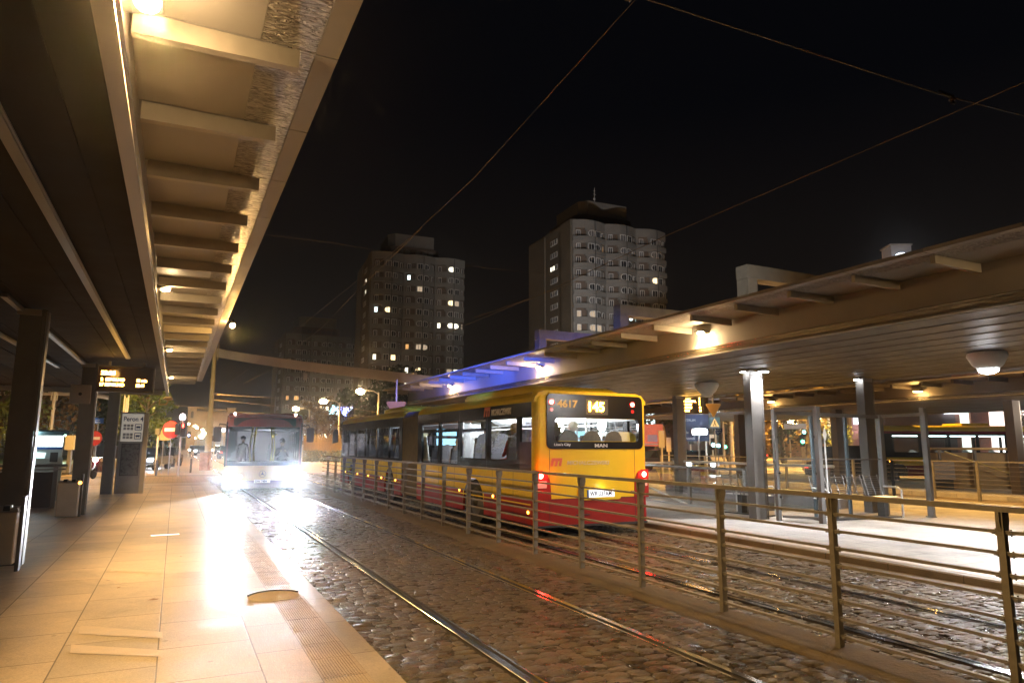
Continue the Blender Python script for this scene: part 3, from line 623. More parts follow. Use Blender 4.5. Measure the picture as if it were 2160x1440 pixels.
def person(loc, rz, label, cloth, hair, pose='sit', parent=None, hairstyle='short', arm='lap', sc=1.0, cat='person', group=None, lean=0.0):
    """one continuous skinned body (skin modifier) plus garment, hair; root at the seat or at the feet"""
    V = []; E = []; Rr = []
    def v(x, y, z, r): V.append((x * sc, y * sc, z * sc)); Rr.append(r * sc); return len(V) - 1
    def e(a, b_): E.append((a, b_))
    hz = 0.0 if pose == 'sit' else 0.93
    pel = v(0, 0, hz + .08, .15); bel = v(0, .01 + lean * .3, hz + .26, .125); ch = v(0, .0 + lean * .7, hz + .42, .15); nk = v(0, .01 + lean, hz + .57, .055); nk2 = v(0, .02 + lean, hz + .63, .05)
    h1 = v(0, .035 + lean, hz + .70, .078); h2 = v(0, .025 + lean, hz + .78, .092); h3 = v(0, .02 + lean, hz + .85, .066)
    for a, b_ in ((pel, bel), (bel, ch), (ch, nk), (nk, nk2), (nk2, h1), (h1, h2), (h2, h3)): e(a, b_)
    for s in (-1, 1):
        sh = v(s * .17, lean, hz + .50, .06); e(ch, sh)
        if arm == 'lap': el = v(s * .23, .04 + lean * .6, hz + .26, .045); wr = v(s * .13, .27, hz + .20, .032); hd = v(s * .08, .34, hz + .20, .035)
        elif arm == 'phone': el = v(s * .22, .10, hz + .27, .045); wr = v(s * .10, .28, hz + .42, .032); hd = v(s * .05, .30, hz + .50, .036)
        else: el = v(s * .23, -.02, hz + .24, .045); wr = v(s * .24, .04, hz + .0, .032); hd = v(s * .235, .07, hz - .09, .036)
        e(sh, el); e(el, wr); e(wr, hd)
        if pose == 'sit': kn = v(s * .11, .44, .08, .065); an = v(s * .11, .44, -.34, .045); ft = v(s * .11, .58, -.40, .04); th = v(s * .10, .1, .07, .10)
        elif pose == 'walk': th = v(s * .09, 0, .88, .10); kn = v(s * .10, s * .14 + .03, .50, .065); an = v(s * .10, s * .26 - .05, .09, .042); ft = v(s * .10, s * .26 + .10, .04, .04)
        else: th = v(s * .09, 0, .88, .10); kn = v(s * .11, .02, .50, .065); an = v(s * .12, 0, .09, .042); ft = v(s * .13, .14, .04, .04)
        e(pel, th); e(th, kn); e(kn, an); e(an, ft)
    me = bpy.data.meshes.new('person'); me.from_pydata(V, E, []); me.update()
    o = bpy.data.objects.new('person', me); COL.objects.link(o); o.location = loc; o.rotation_euler = (0, 0, rz)
    md = o.modifiers.new('skin', 'SKIN'); md.use_smooth_shade = True
    for i, sv in enumerate(me.skin_vertices[0].data): sv.radius = (Rr[i], Rr[i] * (.8 if i in (1, 2) else 1)); sv.use_root = (i == 0)
    sb = o.modifiers.new('sub', 'SUBSURF'); sb.levels = 1; sb.render_levels = 1
    me.materials.append(cloth)
    bpy.context.view_layer.update()
    m2 = bpy.data.meshes.new_from_object(o.evaluated_get(bpy.context.evaluated_depsgraph_get())); o.modifiers.clear()
    o.data = m2; m2.materials.clear(); m2.materials.append(cloth); m2.materials.append(skin)
    for p in m2.polygons:
        c = p.center / sc
        if c.z > hz + .62 or (arm != 'down' and (c - Vector((0, .32, hz + .2 if arm == 'lap' else hz + .47))).length < .11): p.material_index = 1
    g = G(); y = (.0 + lean) * sc; z = (hz + .80) * sc
    g.ball((0, y, z), .115 * sc, 12, 0, (.95, 1.05, 1.0)); 
    if hairstyle == 'long': g.prism([(-.10 * sc, (hz + .55) * sc), (.10 * sc, (hz + .55) * sc), (.115 * sc, (hz + .8) * sc), (-.115 * sc, (hz + .8) * sc)], y - .12 * sc, y - .03 * sc, 'y', 0, True)
    ho = g.build('cap' if hairstyle == 'cap' else 'hair', hair, o)
    g = G(); g.ball((0, (.118 + lean) * sc, (hz + .765) * sc), .016 * sc, 6, 0, (.8, 1.2, 1.3)); g.ball((0, (.105 + lean) * sc, (hz + .722) * sc), .018 * sc, 6, 0, (1.3, .5, .3))
    for s in (-1, 1): g.ball((s * .092 * sc, (.02 + lean) * sc, (hz + .77) * sc), .02 * sc, 6, 0, (.5, 1, 1.4))
    g.build('face', skin, o)
    tag(o, label, cat, group)
    return o
C_ = lambda n, c: mat(n, c, .8, var=.15, vs=12)
hair_b = C_('hair_brown', (.035, .02, .012)); hair_k = C_('hair_black', (.012, .01, .01)); hair_f = C_('hair_fair', (.35, .22, .1)); cap_w = C_('cap_white', (.75, .73, .7))
cl_w = C_('cloth_white', (.75, .73, .72)); cl_k = C_('cloth_black', (.02, .02, .025)); cl_r = C_('cloth_red', (.45, .05, .05)); cl_p = C_('cloth_pink', (.6, .32, .3)); cl_g = C_('cloth_grey', (.2, .2, .22))

# ---- the articulated yellow bus (rear towards the viewer)
BX, BY = 7.285, 11.35; hw = 1.285
B = thing('articulated_bus', 'yellow and red articulated bus seen from behind, stopped at the right platform', 'bus', (BX, BY, 0), R_(-0.2))
ZS, ZR, ZB, ZT, ZC = .24, .72, 1.22, 2.52, 2.74
rear_win = [(.11, .60, 1.77, 2.25), (.76, 2.06, 1.42, 2.25), (2.28, 3.72, 1.42, 2.25), (3.92, 5.10, 1.27, 2.27), (5.28, 6.60, 1.27, 2.27)]
front_win = [(8.75, 9.8, 1.3, 2.25), (9.9, 11.3, 1.3, 2.25), (11.4, 12.9, 1.3, 2.25), (13.0, 14.3, 1.3, 2.25), (14.4, 15.6, 1.3, 2.25), (15.7, 16.5, 1.3, 2.25)]
arch_r = [(2.33, 3.53)]; arch_f = [(9.15, 10.25), (14.3, 15.45)]
def bandm(u, v): return 0 if v < ZR else (1 if v < ZB else 2)
def side(g, sx, y0, y1, wins, arches, dark):
    holes = list(wins) + [(a, b_, ZS, .98) for a, b_ in arches]
    g.wall('x', sx * hw, y0, y1, ZS, ZT, holes, -sx * .05, lambda u, v: (3 if (dark and u < .62 and ZB < v < 1.77) else bandm(u, v)), usplit=(.62,) if dark else (), vsplit=(ZR, ZB, 1.77))
roofp = [(-hw, ZT), (-hw + .015, ZT + .08), (-hw + .09, ZC - .06), (-hw + .24, ZC), (hw - .24, ZC), (hw - .09, ZC - .06), (hw - .015, ZT + .08), (hw, ZT)]
for nm, y0, y1, wins, arches in (('rear_body', .12, 6.95, rear_win, arch_r), ('front_body', 8.45, 16.75, front_win, arch_f)):
    bodies = []
    for sx in (-1, 1):
        g = G(); side(g, sx, y0, y1, wins, arches, nm == 'rear_body'); bodies.append(g.build('side_panel', [mar, yel, blk, dkm], B))
    body = bodies[0]
    g = G(); g.prism(roofp, y0 if y0 > 1 else .02, y1, 'y', 0, False); 
    g.build('roof', yel, B, bevel=.0)
    for (a, b_, c, d) in wins:
        for k_, sx in enumerate((-1, 1)): g = G(); g.quad((sx * (hw - .02), a, c), (sx * (hw - .02), b_, c), (sx * (hw - .02), b_, d), (sx * (hw - .02), a, d)); g.build('window', gl_side if nm == 'rear_body' else gl_dark, bodies[k_])
    g = G(); g.box(-hw + .06, hw - .06, y0 + .02, y1 - .02, ZS + .12, .50); g.box(-hw + .06, hw - .06, y0 + .02, y1 - .02, .88, .92); g.build('floor', floorm, B)
    g = G(); g.box(-hw + .06, hw - .06, y0 + .02, y1 - .02, 2.40, 2.42); g.build('ceiling', inner, B)
    g = G(); g.box(hw - .06, hw - .052, y0 + .02, y1 - .02, .92, wins[1][2] - .03); g.box(hw - .06, hw - .052, y0 + .02, y1 - .02, 2.28, 2.40); g.build('side_lining', inner, B)
    g = G()
    for x in (-.72, .72):
        g = G(); g.box(x - .05, x + .05, y0 + .4, y1 - .4, 2.38, 2.398); g.build('light_strip', strip_e if nm == 'rear_body' else emat('bus_strip_dim', (.8, .9, 1), 1.2), B)
    for a, b_ in arches:      # wheel arch liners and wheels
        cy = (a + b_) / 2; r = .48
        for sx in (-1, 1):
            g = G()
            n = 14; hx = (b_ - a) / 2
            pts = [(cy - hx * math.cos(math.pi * k / n), max(ZS, .40 + (.60) * math.sin(math.pi * k / n))) for k in range(n + 1)]
            # fill between the arc and the square opening
            for k in range(n):
                (ya, za), (yb, zb) = pts[k], pts[k + 1]
                if za < .978 or zb < .978: g.quad((sx * hw, ya, za), (sx * hw, yb, zb), (sx * hw, yb, .98), (sx * hw, ya, .98), 0 if False else 1)
            g.wall('x', sx * (hw - .42), a, b_, ZS, .98, [], -sx * .02, lambda u, v: 2)
            g.box(min(sx * (hw - .42), sx * (hw - .05)), max(sx * (hw - .42), sx * (hw - .05)), a, b_, .985, 1.0, 2)
            g.build('wheel_arch', [mar, yel, rubber], bodies[0 if sx < 0 else 1])
        for sx in (-1, 1): wheel(B, sx * (hw - .36), cy, r, sx)
# black strips: window pillars keep the band black; the sliding bars of the side windows
g = G(); 
for (a, b_, z) in ((2.28, 3.72, 2.0), (3.92, 5.10, 2.02), (5.28, 6.60, 2.02)): g.box(-hw - .004, -hw + .03, a, b_, z, z + .07)
g.build('window_bar', blk, B)
# bellows: pleated
g = G(); n = 22
for k in range(n):
    a = 6.93 + k * 1.54 / n; b_ = a + 1.54 / n; m_ = (a + b_) / 2
    for ya, yb, o0, o1 in ((a, m_, 0, .05), (m_, b_, .05, 0)):
        pa = [(-hw + .0 + o0, .30), (-hw + o0, 2.5), (-hw + .15 + o0, 2.66 - o0), (hw - .15 - o0, 2.66 - o0), (hw - o0, 2.5), (hw - o0, .3)]
        pb = [(-hw + .0 + o1, .30), (-hw + o1, 2.5), (-hw + .15 + o1, 2.66 - o1), (hw - .15 - o1, 2.66 - o1), (hw - o1, 2.5), (hw - o1, .3)]
        for i in range(5): g.quad((pa[i][0], ya, pa[i][1]), (pb[i][0], yb, pb[i][1]), (pb[i + 1][0], yb, pb[i + 1][1]), (pa[i + 1][0], ya, pa[i + 1][1]))
g.build('bellows', bell_m, B)
# yellow roof pods
def pod(y0, y1, h, w):
    g = G(); n = 6; prof = []
    vs = []
    for y, f, s_ in ((y0, .0, .80), (y0 + .15, .55, .93), (y0 + .5, 1, 1), (y1 - .5, 1, 1), (y1 - .15, .55, .93), (y1, 0, .8)):
        ring = [(-w * s_, ZC - .06), (-w * s_, ZC + h * f * .6), (-w * s_ + .15, ZC + h * f), (w * s_ - .15, ZC + h * f), (w * s_, ZC + h * f * .6), (w * s_, ZC - .06)]
        vs += [(x, y, z) for x, z in ring]
    g.add(vs, [(i * 6 + k, i * 6 + (k + 1) % 6, (i + 1) * 6 + (k + 1) % 6, (i + 1) * 6 + k) for i in range(5) for k in range(6)] + [(5, 4, 3, 2, 1, 0), tuple(range(30, 36))], 0, True)
    g.build('roof_pod', yel, B)
pod(.45, 4.3, .17, 1.10); pod(8.6, 11.6, .16, 1.10)
g = G(); g.box(-1.15, 1.15, 16.0, 16.6, ZC - .02, ZC + .05); g.build('roof_hatch', yel, B, bevel=.02)
# rear face: rounded corner posts, black upper panel with window, yellow middle, red bottom
g = G(); n = 5
for sx in (-1, 1):
    pr = [(sx * (hw - .12 + .12 * math.cos(math.pi / 2 * k / n)), .12 - .12 * math.sin(math.pi / 2 * k / n)) for k in range(n + 1)]
    pr += [(-.97 if sx < 0 else 1.10, 0.0)]
    for (z0, z1, m_) in ((ZS, ZR, 0), (ZR, ZT + .04, 1), (ZT + .04, ZC - .03, 1)):
        k_ = 1.0 if z1 < ZC - .1 else .97
        for i in range(len(pr) - 1):
            a, b_ = pr[i], pr[i + 1]
            g.add([(a[0], a[1], z0), (b_[0], b_[1], z0), (b_[0] * k_, b_[1] + (1 - k_), z1), (a[0] * k_, a[1] + (1 - k_), z1)], [(0, 1, 2, 3)], m_, True)
g.wall('y', 0.0, -.97, 1.10, ZS, ZC - .03, [(-.86, 1.085, 1.79, 2.225)], .04, lambda u, v: 0 if v < ZR else 1, vsplit=(ZR, ))
rb = g.build('rear_panel', [mar, yel], B)
g = G(); g.prism([(-1.0, ZC - .05), (-1.0, 1.75), (-.97, 1.68), (-.85, 1.655), (0, 1.63), (1.02, 1.645), (1.14, 1.67), (1.17, 1.74), (1.17, ZC - .12), (1.12, ZC - .07)], -.012, -.003, 'y'); 
# cut: build as ring around the window by pieces
g = G()
wx0, wx1, wz0, wz1 = -.86, 1.07, 1.78, 2.23
def rr(x0, x1, z0, z1, r, n=5):
    P_ = []
    for cx, cz, a0 in ((x1 - r, z1 - r, 0), (x0 + r, z1 - r, 90), (x0 + r, z0 + r, 180), (x1 - r, z0 + r, 270)):
        P_ += [(cx + r * math.cos(R_(a0 + 90 * k / n)), cz + r * math.sin(R_(a0 + 90 * k / n))) for k in range(n + 1)]
    return P_
out = rr(-1.03, 1.17, 1.64, ZC - .06, .10); inn = rr(wx0, wx1, wz0, wz1, .09); n = len(out)
for y, fl in ((-.016, 1), ):
    g.add([(a, y, b_) for a, b_ in out] + [(a, y, b_) for a, b_ in inn], [(i, (i + 1) % n, n + (i + 1) % n, n + i) for i in range(n)])
g.add([(a, -.016, b_) for a, b_ in out] + [(a, .0, b_) for a, b_ in out], [(i, (i + 1) % n, n + (i + 1) % n, n + i) for i in range(n)])
g.add([(a, -.016, b_) for a, b_ in inn] + [(a, .05, b_) for a, b_ in inn], [(i, (i + 1) % n, n + (i + 1) % n, n + i) for i in range(n)])
bp_ = g.build('rear_glass_panel', blk, B)
g = G(); g.add([(a, -.008, b_) for a, b_ in inn], [tuple(range(n))]); g.build('window_glass', gl_rear, bp_)
# lamps of the rear
g = G()
for sx, x0 in ((-1, -1.285), (1, 1.285)):
    P_ = [(x0 - sx * .0, ZR - .02), (x0, 1.24), (x0 - sx * .16, 1.24), (x0 - sx * .27, 1.17), (x0 - sx * .33, 1.02), (x0 - sx * .35, ZR - .02)]
    g = G(); g.prism(P_, -.014, .1, 'y'); g.build('rear_corner', mar, B)
for sx in (-1, 1):
    q = G(); q.prism(rr(min(sx * 1.27, sx * 1.03), max(sx * 1.27, sx * 1.03), 1.08, 1.21, .04), -.030, -.015, 'y'); q.build('tail_light', red_dim, B)
    q = G(); q.cyl((sx * 1.17, -.034, 1.145), (sx * 1.17, -.031, 1.145), .055, None, 16); q.build('tail_bulb', red_e, B)
    q = G(); q.prism(rr(min(sx * 1.25, sx * 1.04), max(sx * 1.25, sx * 1.04), .92, 1.05, .02), -.026, -.015, 'y'); q.build('reversing_light', mat('lens_pale', (.55, .5, .48), .25), B)
    q = G(); q.cyl((sx * .93, -.03, 2.52), (sx * .93, -.017, 2.52), .042, None, 14); q.build('marker_light', red_e, B)
    q = G(); q.cyl((sx * .93, -.024, 2.38), (sx * .93, -.017, 2.38), .035, None, 14); q.build('marker_lens', red_dim, B)
lamp('tail_glow', 'POINT', (BX - 1.17, BY - .15, 1.145), 5, (1, .03, .02), .04)
lamp('tail_glow', 'POINT', (BX + 1.17, BY - .15, 1.145), 3, (1, .03, .02), .04)
led = G(); led.box(-.16, .34, -.022, -.017, 2.30, 2.60); lo = led.build('line_display', black, B)
text('145', .25, emat('amber_hot', (1.0, .36, .02), 60), B, (-.15, -.024, 2.37), sx=1.1, bold=.008, name='display_digits')
lamp('display_glow', 'POINT', (BX + .1, BY - .22, 2.47), 6, (1, .42, .04), .05)
gold = mat('gold_letters', (.55, .38, .12), .4, emit=(.9, .55, .15), es=.12)
text('4617', .19, gold, B, (-.80, -.022, 2.43), sx=1.15, bold=.006)
text('MAN', .09, mat('silver_letters', (.5, .48, .45), .3, .6), B, (.02, -.022, 1.675), sx=1.5, bold=.003)
text("Lion's City", .07, mat('silver_letters', (.5, .48, .45)), B, (-.88, -.022, 1.70), sx=1.2)
orl = mat('orange_logo', (.62, .14, .03), .4)
def mlogo(parent, y, x, z, s, axis='y'):
    g = G(); P0 = [(0, 0), (.22, 1), (1.75, 1), (1.55, 0), (1.2, 0), (1.32, .62), (1.1, .62), (.98, 0), (.62, 0), (.74, .62), (.5, .62), (.36, 0)]
    g.prism([(x + a * s, z + b_ * s) for a, b_ in P0], y - .004, y, axis); return g.build('logo', orl, parent)
mlogo(B, -.003, -.95, 1.32, .15)
text('MICHALCZEWSKI', .105, mat('pale_letters', (.75, .62, .35), .4), B, (-.60, -.006, 1.345), sx=1.15, bold=.002, shear=.2)
# plate and its housing
g = G(); g.prism(rr(-.36, .62, .68, .92, .08), -.03, -.002, 'y'); g.build('plate_housing', yel, B)
g = G(); g.box(-.13, .45, -.036, -.031, .73, .87); pl = g.build('licence_plate', mat('plate_white', (.8, .8, .8), .4, emit=(.85, .9, 1), es=.9), B)
g = G(); g.box(-.17, -.13, -.036, -.031, .73, .87); g.build('plate_band', blue_s, B)
text('WR 337AM', .125, mat('plate_black', (.02, .02, .03), .5), B, (-.11, -.038, .755), sx=.82, bold=.002)
lamp('plate_light', 'POINT', (BX + .16, BY - .12, .93), .5, WHT, .02)
g = G(); g.box(.86, 1.08, -.006, -.002, .80, .83); g.build('badge', black, B)
text('EURO 5', .03, white, B, (.88, -.008, .804), sx=1.2)
g = G(); g.box(-1.24, 1.24, -.01, .1, .20, .24); g.box(-.4, -.1, -.02, -.001, .40, .42); g.build('bumper_strip', black, B)
g = G(); g.box(-.85, -.6, -.004, -.001, .715, .72); g.box(-.001, .001, -.0, 0, 0, 0)
g = G()
for x in (-.965, .965): g.box(x - .004, x + .004, -.0035, -.001, ZS, 1.63)
g.box(-.965, .965, -.0035, -.001, .705, .712); g.build('panel_gap', black, B)
# side marks of the near side
sl = mat('side_letters', (.95, .93, .9), .5)
text('MICHALCZEWSKI', .17, sl, B, (-hw - .003, 1.97, 2.33), (R_(90), 0, R_(-90)), sx=.72, bold=.008, shear=.15)
g = G(); P0 = [(0, 0), (.22, 1), (1.75, 1), (1.55, 0), (1.2, 0), (1.32, .62), (1.1, .62), (.98, 0), (.62, 0), (.74, .62), (.5, .62), (.36, 0)]
g.prism([(2.38 - a * .2 + .0, 2.31 + b_ * .2) for a, b_ in P0], -hw - .004, -hw - .001, 'x'); g.build('logo', orl, B)
for y, z in ((.25, .47), (1.85, .66), (3.75, .68), (9.0, .66), (10.6, .66), (12.3, .66), (13.9, .66), (15.9, .66)):
    g = G(); g.cyl((-hw - .012, y, z), (-hw, y, z), .028, None, 10); g.build('side_marker', amb_e, B)
g = G(); g.box(-hw - .003, -hw, .15, 6.9, .60, .625); g.box(-hw - .003, -hw, 8.5, 16.7, .60, .625); g.build('trim_line', yel, B)
g = G()
for y in (.9, 1.9, 4.1, 5.2, 6.2, 8.9, 10.7, 11.8, 12.9, 14.0, 15.9): g.box(-hw - .0025, -hw - .0005, y - .004, y + .004, .26, 1.21)
for y in (2.19, 3.81, 5.19): g.box(-hw - .0025, -hw - .0005, y - .004, y + .004, 1.23, 2.5)
g.box(-hw - .0025, -hw - .0005, .15, 6.9, 1.215, 1.222); g.build('panel_gap', black, B)
# front end and mirrors
g = G(); g.wall('y', 16.75, -hw, hw, ZS, ZT + .1, [(-1.1, 1.1, 1.1, 2.45)], .06, bandm, vsplit=(ZR, ZB)); g.build('front_panel', [mar, yel, blk], B)
for sx in (-1, 1):
    g = G(); g.tube([(sx * 1.2, 16.7, 2.5), (sx * 1.42, 17.0, 2.45), (sx * 1.5, 17.05, 2.3)], .02, 6); g.prism([(sx * 1.5 - .11, 1.75), (sx * 1.5 - .12, 2.2), (sx * 1.5 - .05, 2.32), (sx * 1.5 + .08, 2.3), (sx * 1.5 + .11, 1.8)], 16.98, 17.1, 'y'); g.build('mirror', black, B, bevel=.02)
# interior of the rear section
g = G()
for x in (-.95, -.45, .08, .58): seat(g, x, .30, .88, 1, .46)
for y, zz in ((1.35, .85), (3.1, .85), (4.6, .60), (5.5, .60)):
    for x in ((-1.0, -.55) if y < 4 else (-1.0, .95)): seat(g, x, y, zz, 1)
for y in (9.6, 10.6, 11.6, 13.4, 14.2):
    for x in (-1.0, .95): seat(g, x, y, .6, 1)
g.build('seats', seatm, B)
g = G(); g.prism(rr(.55, 1.22, .9, 1.98, .2), .25, 1.2, 'y'); g.build('engine_tower', inner, B, bevel=.08)
g = G()
for x, y in ((-.72, .75), (.35, .8), (-.5, 2.2), (.5, 2.6), (-.5, 3.9), (.5, 4.3), (-.9, 4.2), (-.5, 5.6), (.4, 5.9), (.9, 4.9), (-1.0, 5.9)):
    g.tube([(x, y, .9), (x, y, 2.1), (x * .9, y, 2.38)], .02, 6)
for x in (-.62, .62): g.tube([(x, .6, 2.12), (x, 6.7, 2.12)], .017, 6)
g.build('grab_poles', chrome, B)
for sx in (-1, 1):
    g = G(); g.prism([(sx * (hw - .06), 2.22), (sx * (hw - .30), 2.30), (sx * (hw - .42), 2.40), (sx * (hw - .06), 2.40)], .2, 6.8, 'y'); g.build('ceiling_cove', inner, B)
g = G(); g.prism([(6.1, .92), (6.75, .92), (6.75, 1.95), (6.55, 1.95)], -1.18, -1.16, 'x'); g.prism([(3.86, .92), (3.9, .92), (3.9, 2.2), (3.86, 2.2)], -1.15, -.6, 'x'); g.build('partition', inner, B)
g = G(); g.box(-.98, -.82, .3, .42, 1.60, 1.88); g.box(-.62, -.5, .9, .95, 1.65, 1.8); g.build('yellow_box', yelpole, B)
g = G(); g.box(-1.1, -.55, 5.9, 5.93, 1.95, 2.12); g.box(-1.1, -.55, 5.9, 5.93, 1.70, 1.87); g.build('info_screen', emat('screen_cyan', (.35, .75, 1.0), 3.0), B)
for y in (1.2, 3.4, 5.6): lamp('bus_light', 'POINT', (BX + .1, BY + y, 2.2), 190, (.93, .96, 1.0), .12)
for y in (10.5, 14.5): lamp('bus_light', 'POINT', (BX, BY + y, 2.2), 2.5, (.9, .95, 1), .12)
GP = 'passengers inside the yellow bus'
person((BX - .62, BY + .45, 1.30), 0, 'dark haired passenger seen from behind at the left of the yellow bus rear window', cl_r, hair_b, hairstyle='long', sc=.95, group=GP)
person((BX - .18, BY + .62, 1.32), R_(35), 'passenger in white with a white cap leaning over in the rear window', cl_w, cap_w, hairstyle='cap', lean=-.10, sc=.95, group=GP)
person((BX - .95, BY + 1.5, 1.30), R_(8), 'fair haired passenger in red sitting in the side window nearest the bus rear', cl_r, hair_f, sc=.95, group=GP)
person((BX - .85, BY + 3.25, 1.30), R_(-60), 'large dark silhouette of a passenger in the middle side window', cl_k, hair_k, sc=1.08, group=GP)
person((BX + .65, BY + 4.9, 1.10), R_(70), 'woman in pink looking at her phone, standing behind the side window', cl_p, hair_b, hairstyle='long', arm='phone', sc=.95, group=GP)
person((BX - .9, BY + 4.75, 1.02), R_(0), 'fair long haired passenger low in the fourth side window', cl_p, hair_f, hairstyle='long', sc=.95, group=GP)

# ---- the oncoming bus with headlights on
OX, OY = 2.76, 25.2; ow = 1.25
O = thing('city_bus', 'bus coming towards the viewer on the left track with dazzling headlights', 'bus', (OX, OY, 0), R_(-5.8))
cream = mat('bus_cream', (0.50, 0.35, 0.15), 0.4, spec=.2, var=.05); dred = mat('bus_front_red', (0.10, 0.012, 0.012), 0.2, coat=.6)
lower = mat('bus_bumper_purple', (0.05, 0.012, 0.025), .4)
g = G()
owin = [(.5, 1.7, 1.0, 2.2), (1.9, 3.4, 1.15, 2.2), (3.6, 5.1, 1.15, 2.2), (5.3, 6.8, 1.15, 2.2), (7.0, 8.5, 1.15, 2.2), (8.7, 10.2, 1.15, 2.2)]
for sx in (-1, 1): g.wall('x', sx * ow, .06, 11.8, .26, 2.45, owin + [(2.2, 3.2, .26, .9), (8.0, 9.0, .26, .9)], -sx * .05, lambda u, v: 0 if v < .55 else (1 if v < .95 else 2), vsplit=(.55, .95)); g.build('side_panel', [lower, cream, blk], O)
g = G(); g.prism([(-ow, 2.44), (-ow + .02, 2.6), (-ow + .12, 2.72), (-ow + .3, 2.78), (ow - .3, 2.78), (ow - .12, 2.72), (ow - .02, 2.6), (ow, 2.44)], .15, 11.8, 'y'); g.build('roof', dred, O)
# front face built as a ring of panels round the windscreen, curved corners
def fx(x): return .10 * (abs(x) / ow) ** 4      # plan curve: the corners sweep back
g = G(); xs = [-ow + 2 * ow * k / 16 for k in range(17)]
bands = [(.22, .48, 0), (.48, .98, 1), (2.30, 2.62, 2), (2.62, 2.74, 2)]
for (z0, z1, m_) in bands:
    for i in range(16):
        a, b_ = xs[i], xs[i + 1]; s0 = .10 if z1 > 2.7 else (.03 if z0 > 2 else 0); s1 = 0.0 if z0 < 2.6 else .0
        t0 = .0 if z0 < 2.6 else .04; t1 = .04 if 2.2 < z1 < 2.7 else (.16 if z1 > 2.7 else 0)
        g.add([(a, fx(a) + t0, z0), (b_, fx(b_) + t0, z0), (b_ * (1 - t1 * .3), fx(b_) + t1, z1), (a * (1 - t1 * .3), fx(a) + t1, z1)], [(0, 1, 2, 3)], m_, True)
for sx in (-1, 1):
    g.add([(sx * ow, .10, .98), (sx * (ow - .09), fx(ow - .09) , .98), (sx * (ow - .09), fx(ow - .09) + .03, 2.30), (sx * ow, .13, 2.30)], [(0, 1, 2, 3)], 2)
g.build('front_panel', [lower, cream, dred], O)
g = G()
for i in range(14):
    a, b_ = -1.16 + 2.32 * i / 14, -1.16 + 2.32 * (i + 1) / 14
    g.add([(a, fx(a) + .004, .985), (b_, fx(b_) + .004, .985), (b_, fx(b_) + .034, 2.295), (a, fx(a) + .034, 2.295)], [(0, 1, 2, 3)], 0, True)
g.build('windscreen', glass('windscreen_glass', (.22, .245, .245), .01, .9), O)
g = G(); g.box(-1.15, 1.15, .10, .115, 2.33, 2.60); g.build('destination_box', blk, O)
g = G(); g.add([(a, fx(a) - .006, z) for a, z in rr(-1.02, 1.02, 2.33, 2.60, .05)], [tuple(range(24))[::-1]]); g.build('destination_glass', blk, O)
g = G(); g.box(-ow + .06, ow - .06, .3, 11.6, .34, .36); g.box(-1.2, 1.2, .18, .9, .5, 1.12); g.build('dashboard', floorm, O)
g = G(); g.box(-ow + .06, ow - .06, .3, 11.6, 2.34, 2.36); g.box(-ow + .06, ow - .06, 11.6, 11.65, .36, 2.34); g.build('interior_lining', mat('bus_interior_grey', (.05, .055, .05), .6, var=.2, vs=3), O)
g = G(); g.box(-ow, ow, 11.66, 11.8, .3, 2.5); g.build('rear_panel', dred, O)
g = G()
for x, y in ((-.5, 1.6), (-.35, 2.6), (-.5, 4.0), (.30, 1.7), (.42, 3.0), (.35, 4.4), (-.4, 6), (.4, 6.4)): g.tube([(x * .7, y, .4), (x, y, 1.5), (x * .8, y, 2.33)], .028, 6)
for x in (-.45, .42): g.tube([(x, 1.2, 2.05), (x * .6, 3.2, 2.15), (x, 8, 2.05)], .025, 6)
g.build('grab_poles', yelpole, O)
g = G()
for y in (3.2, 4.2, 5.2, 6.2, 7.2):
    for x in (-.95, .9): seat(g, x, y, .36, -1)
g.build('seats', seatm, O)
g = G(); g.box(.15, .20, .9, 1.6, .4, 1.7); g.build('cab_door', mat('cab_door_grey', (.2, .24, .24), .4), O)
g = G(); pts = [(.62 + .22 * math.cos(a), .62 - .0 + .08 * math.sin(a), 1.12 + .2 * math.sin(a)) for a in [2 * math.pi * k / 16 for k in range(17)]]; g.tube(pts, .018, 6); g.tube([(.62, .68, 1.1), (.62, .5, .95)], .03, 6); g.build('steering_wheel', black, O)
for sx, m_ in ((-1, 0), (1, 1)):
    g = G(); g.cyl((sx * .98, .02, .62), (sx * .98, .10, .62), .17, .17, 20); g.build('headlight_housing', black, O)
    g = G(); g.cyl((sx * .98, .026, .62), (sx * .98, .06, .62), .15, .155, 20); g.build('headlight', emat('headlight_glow', (.85, .93, 1.0), 1000), O)
    g = G(); g.cyl((sx * .74, .006, .60), (sx * .74, .03, .60), .07, .07, 14); g.build('inner_headlight', emat('headlight_inner', (.85, .93, 1.0), 120), O)
    lamp('headlight_beam', 'SPOT', (OX + sx * .975, OY - .09 - .10 * sx, .62), 3600, HEAD, .05, target=(OX + sx * .98 - 1.6, OY - 9.0, -.15), spot=29, blend=.9)
    g = G(); g.cyl((sx * 1.0, .14, 2.74), (sx * 1.0, .2, 2.74), .035, None, 10); g.build('top_marker', emat('marker_white', (1, .8, .6), 40), O)
    g = G(); g.tube([(sx * 1.2, .1, 2.35), (sx * 1.45, -.15, 2.38), (sx * 1.5, -.18, 2.2)], .02, 6); g.prism(rr(sx * 1.5 - .12, sx * 1.5 + .12, 1.78, 2.28, .05), -.24, -.12, 'y'); g.build('mirror', black, O)
g = G(); g.cyl((-1.32, -.1, 2.17), (-1.32, -.13, 2.17), .05, None, 12); g.build('side_lamp', emat('blue_white', (.6, .75, 1), 60), O)
star = G(); c_ = (0, .0, .70)
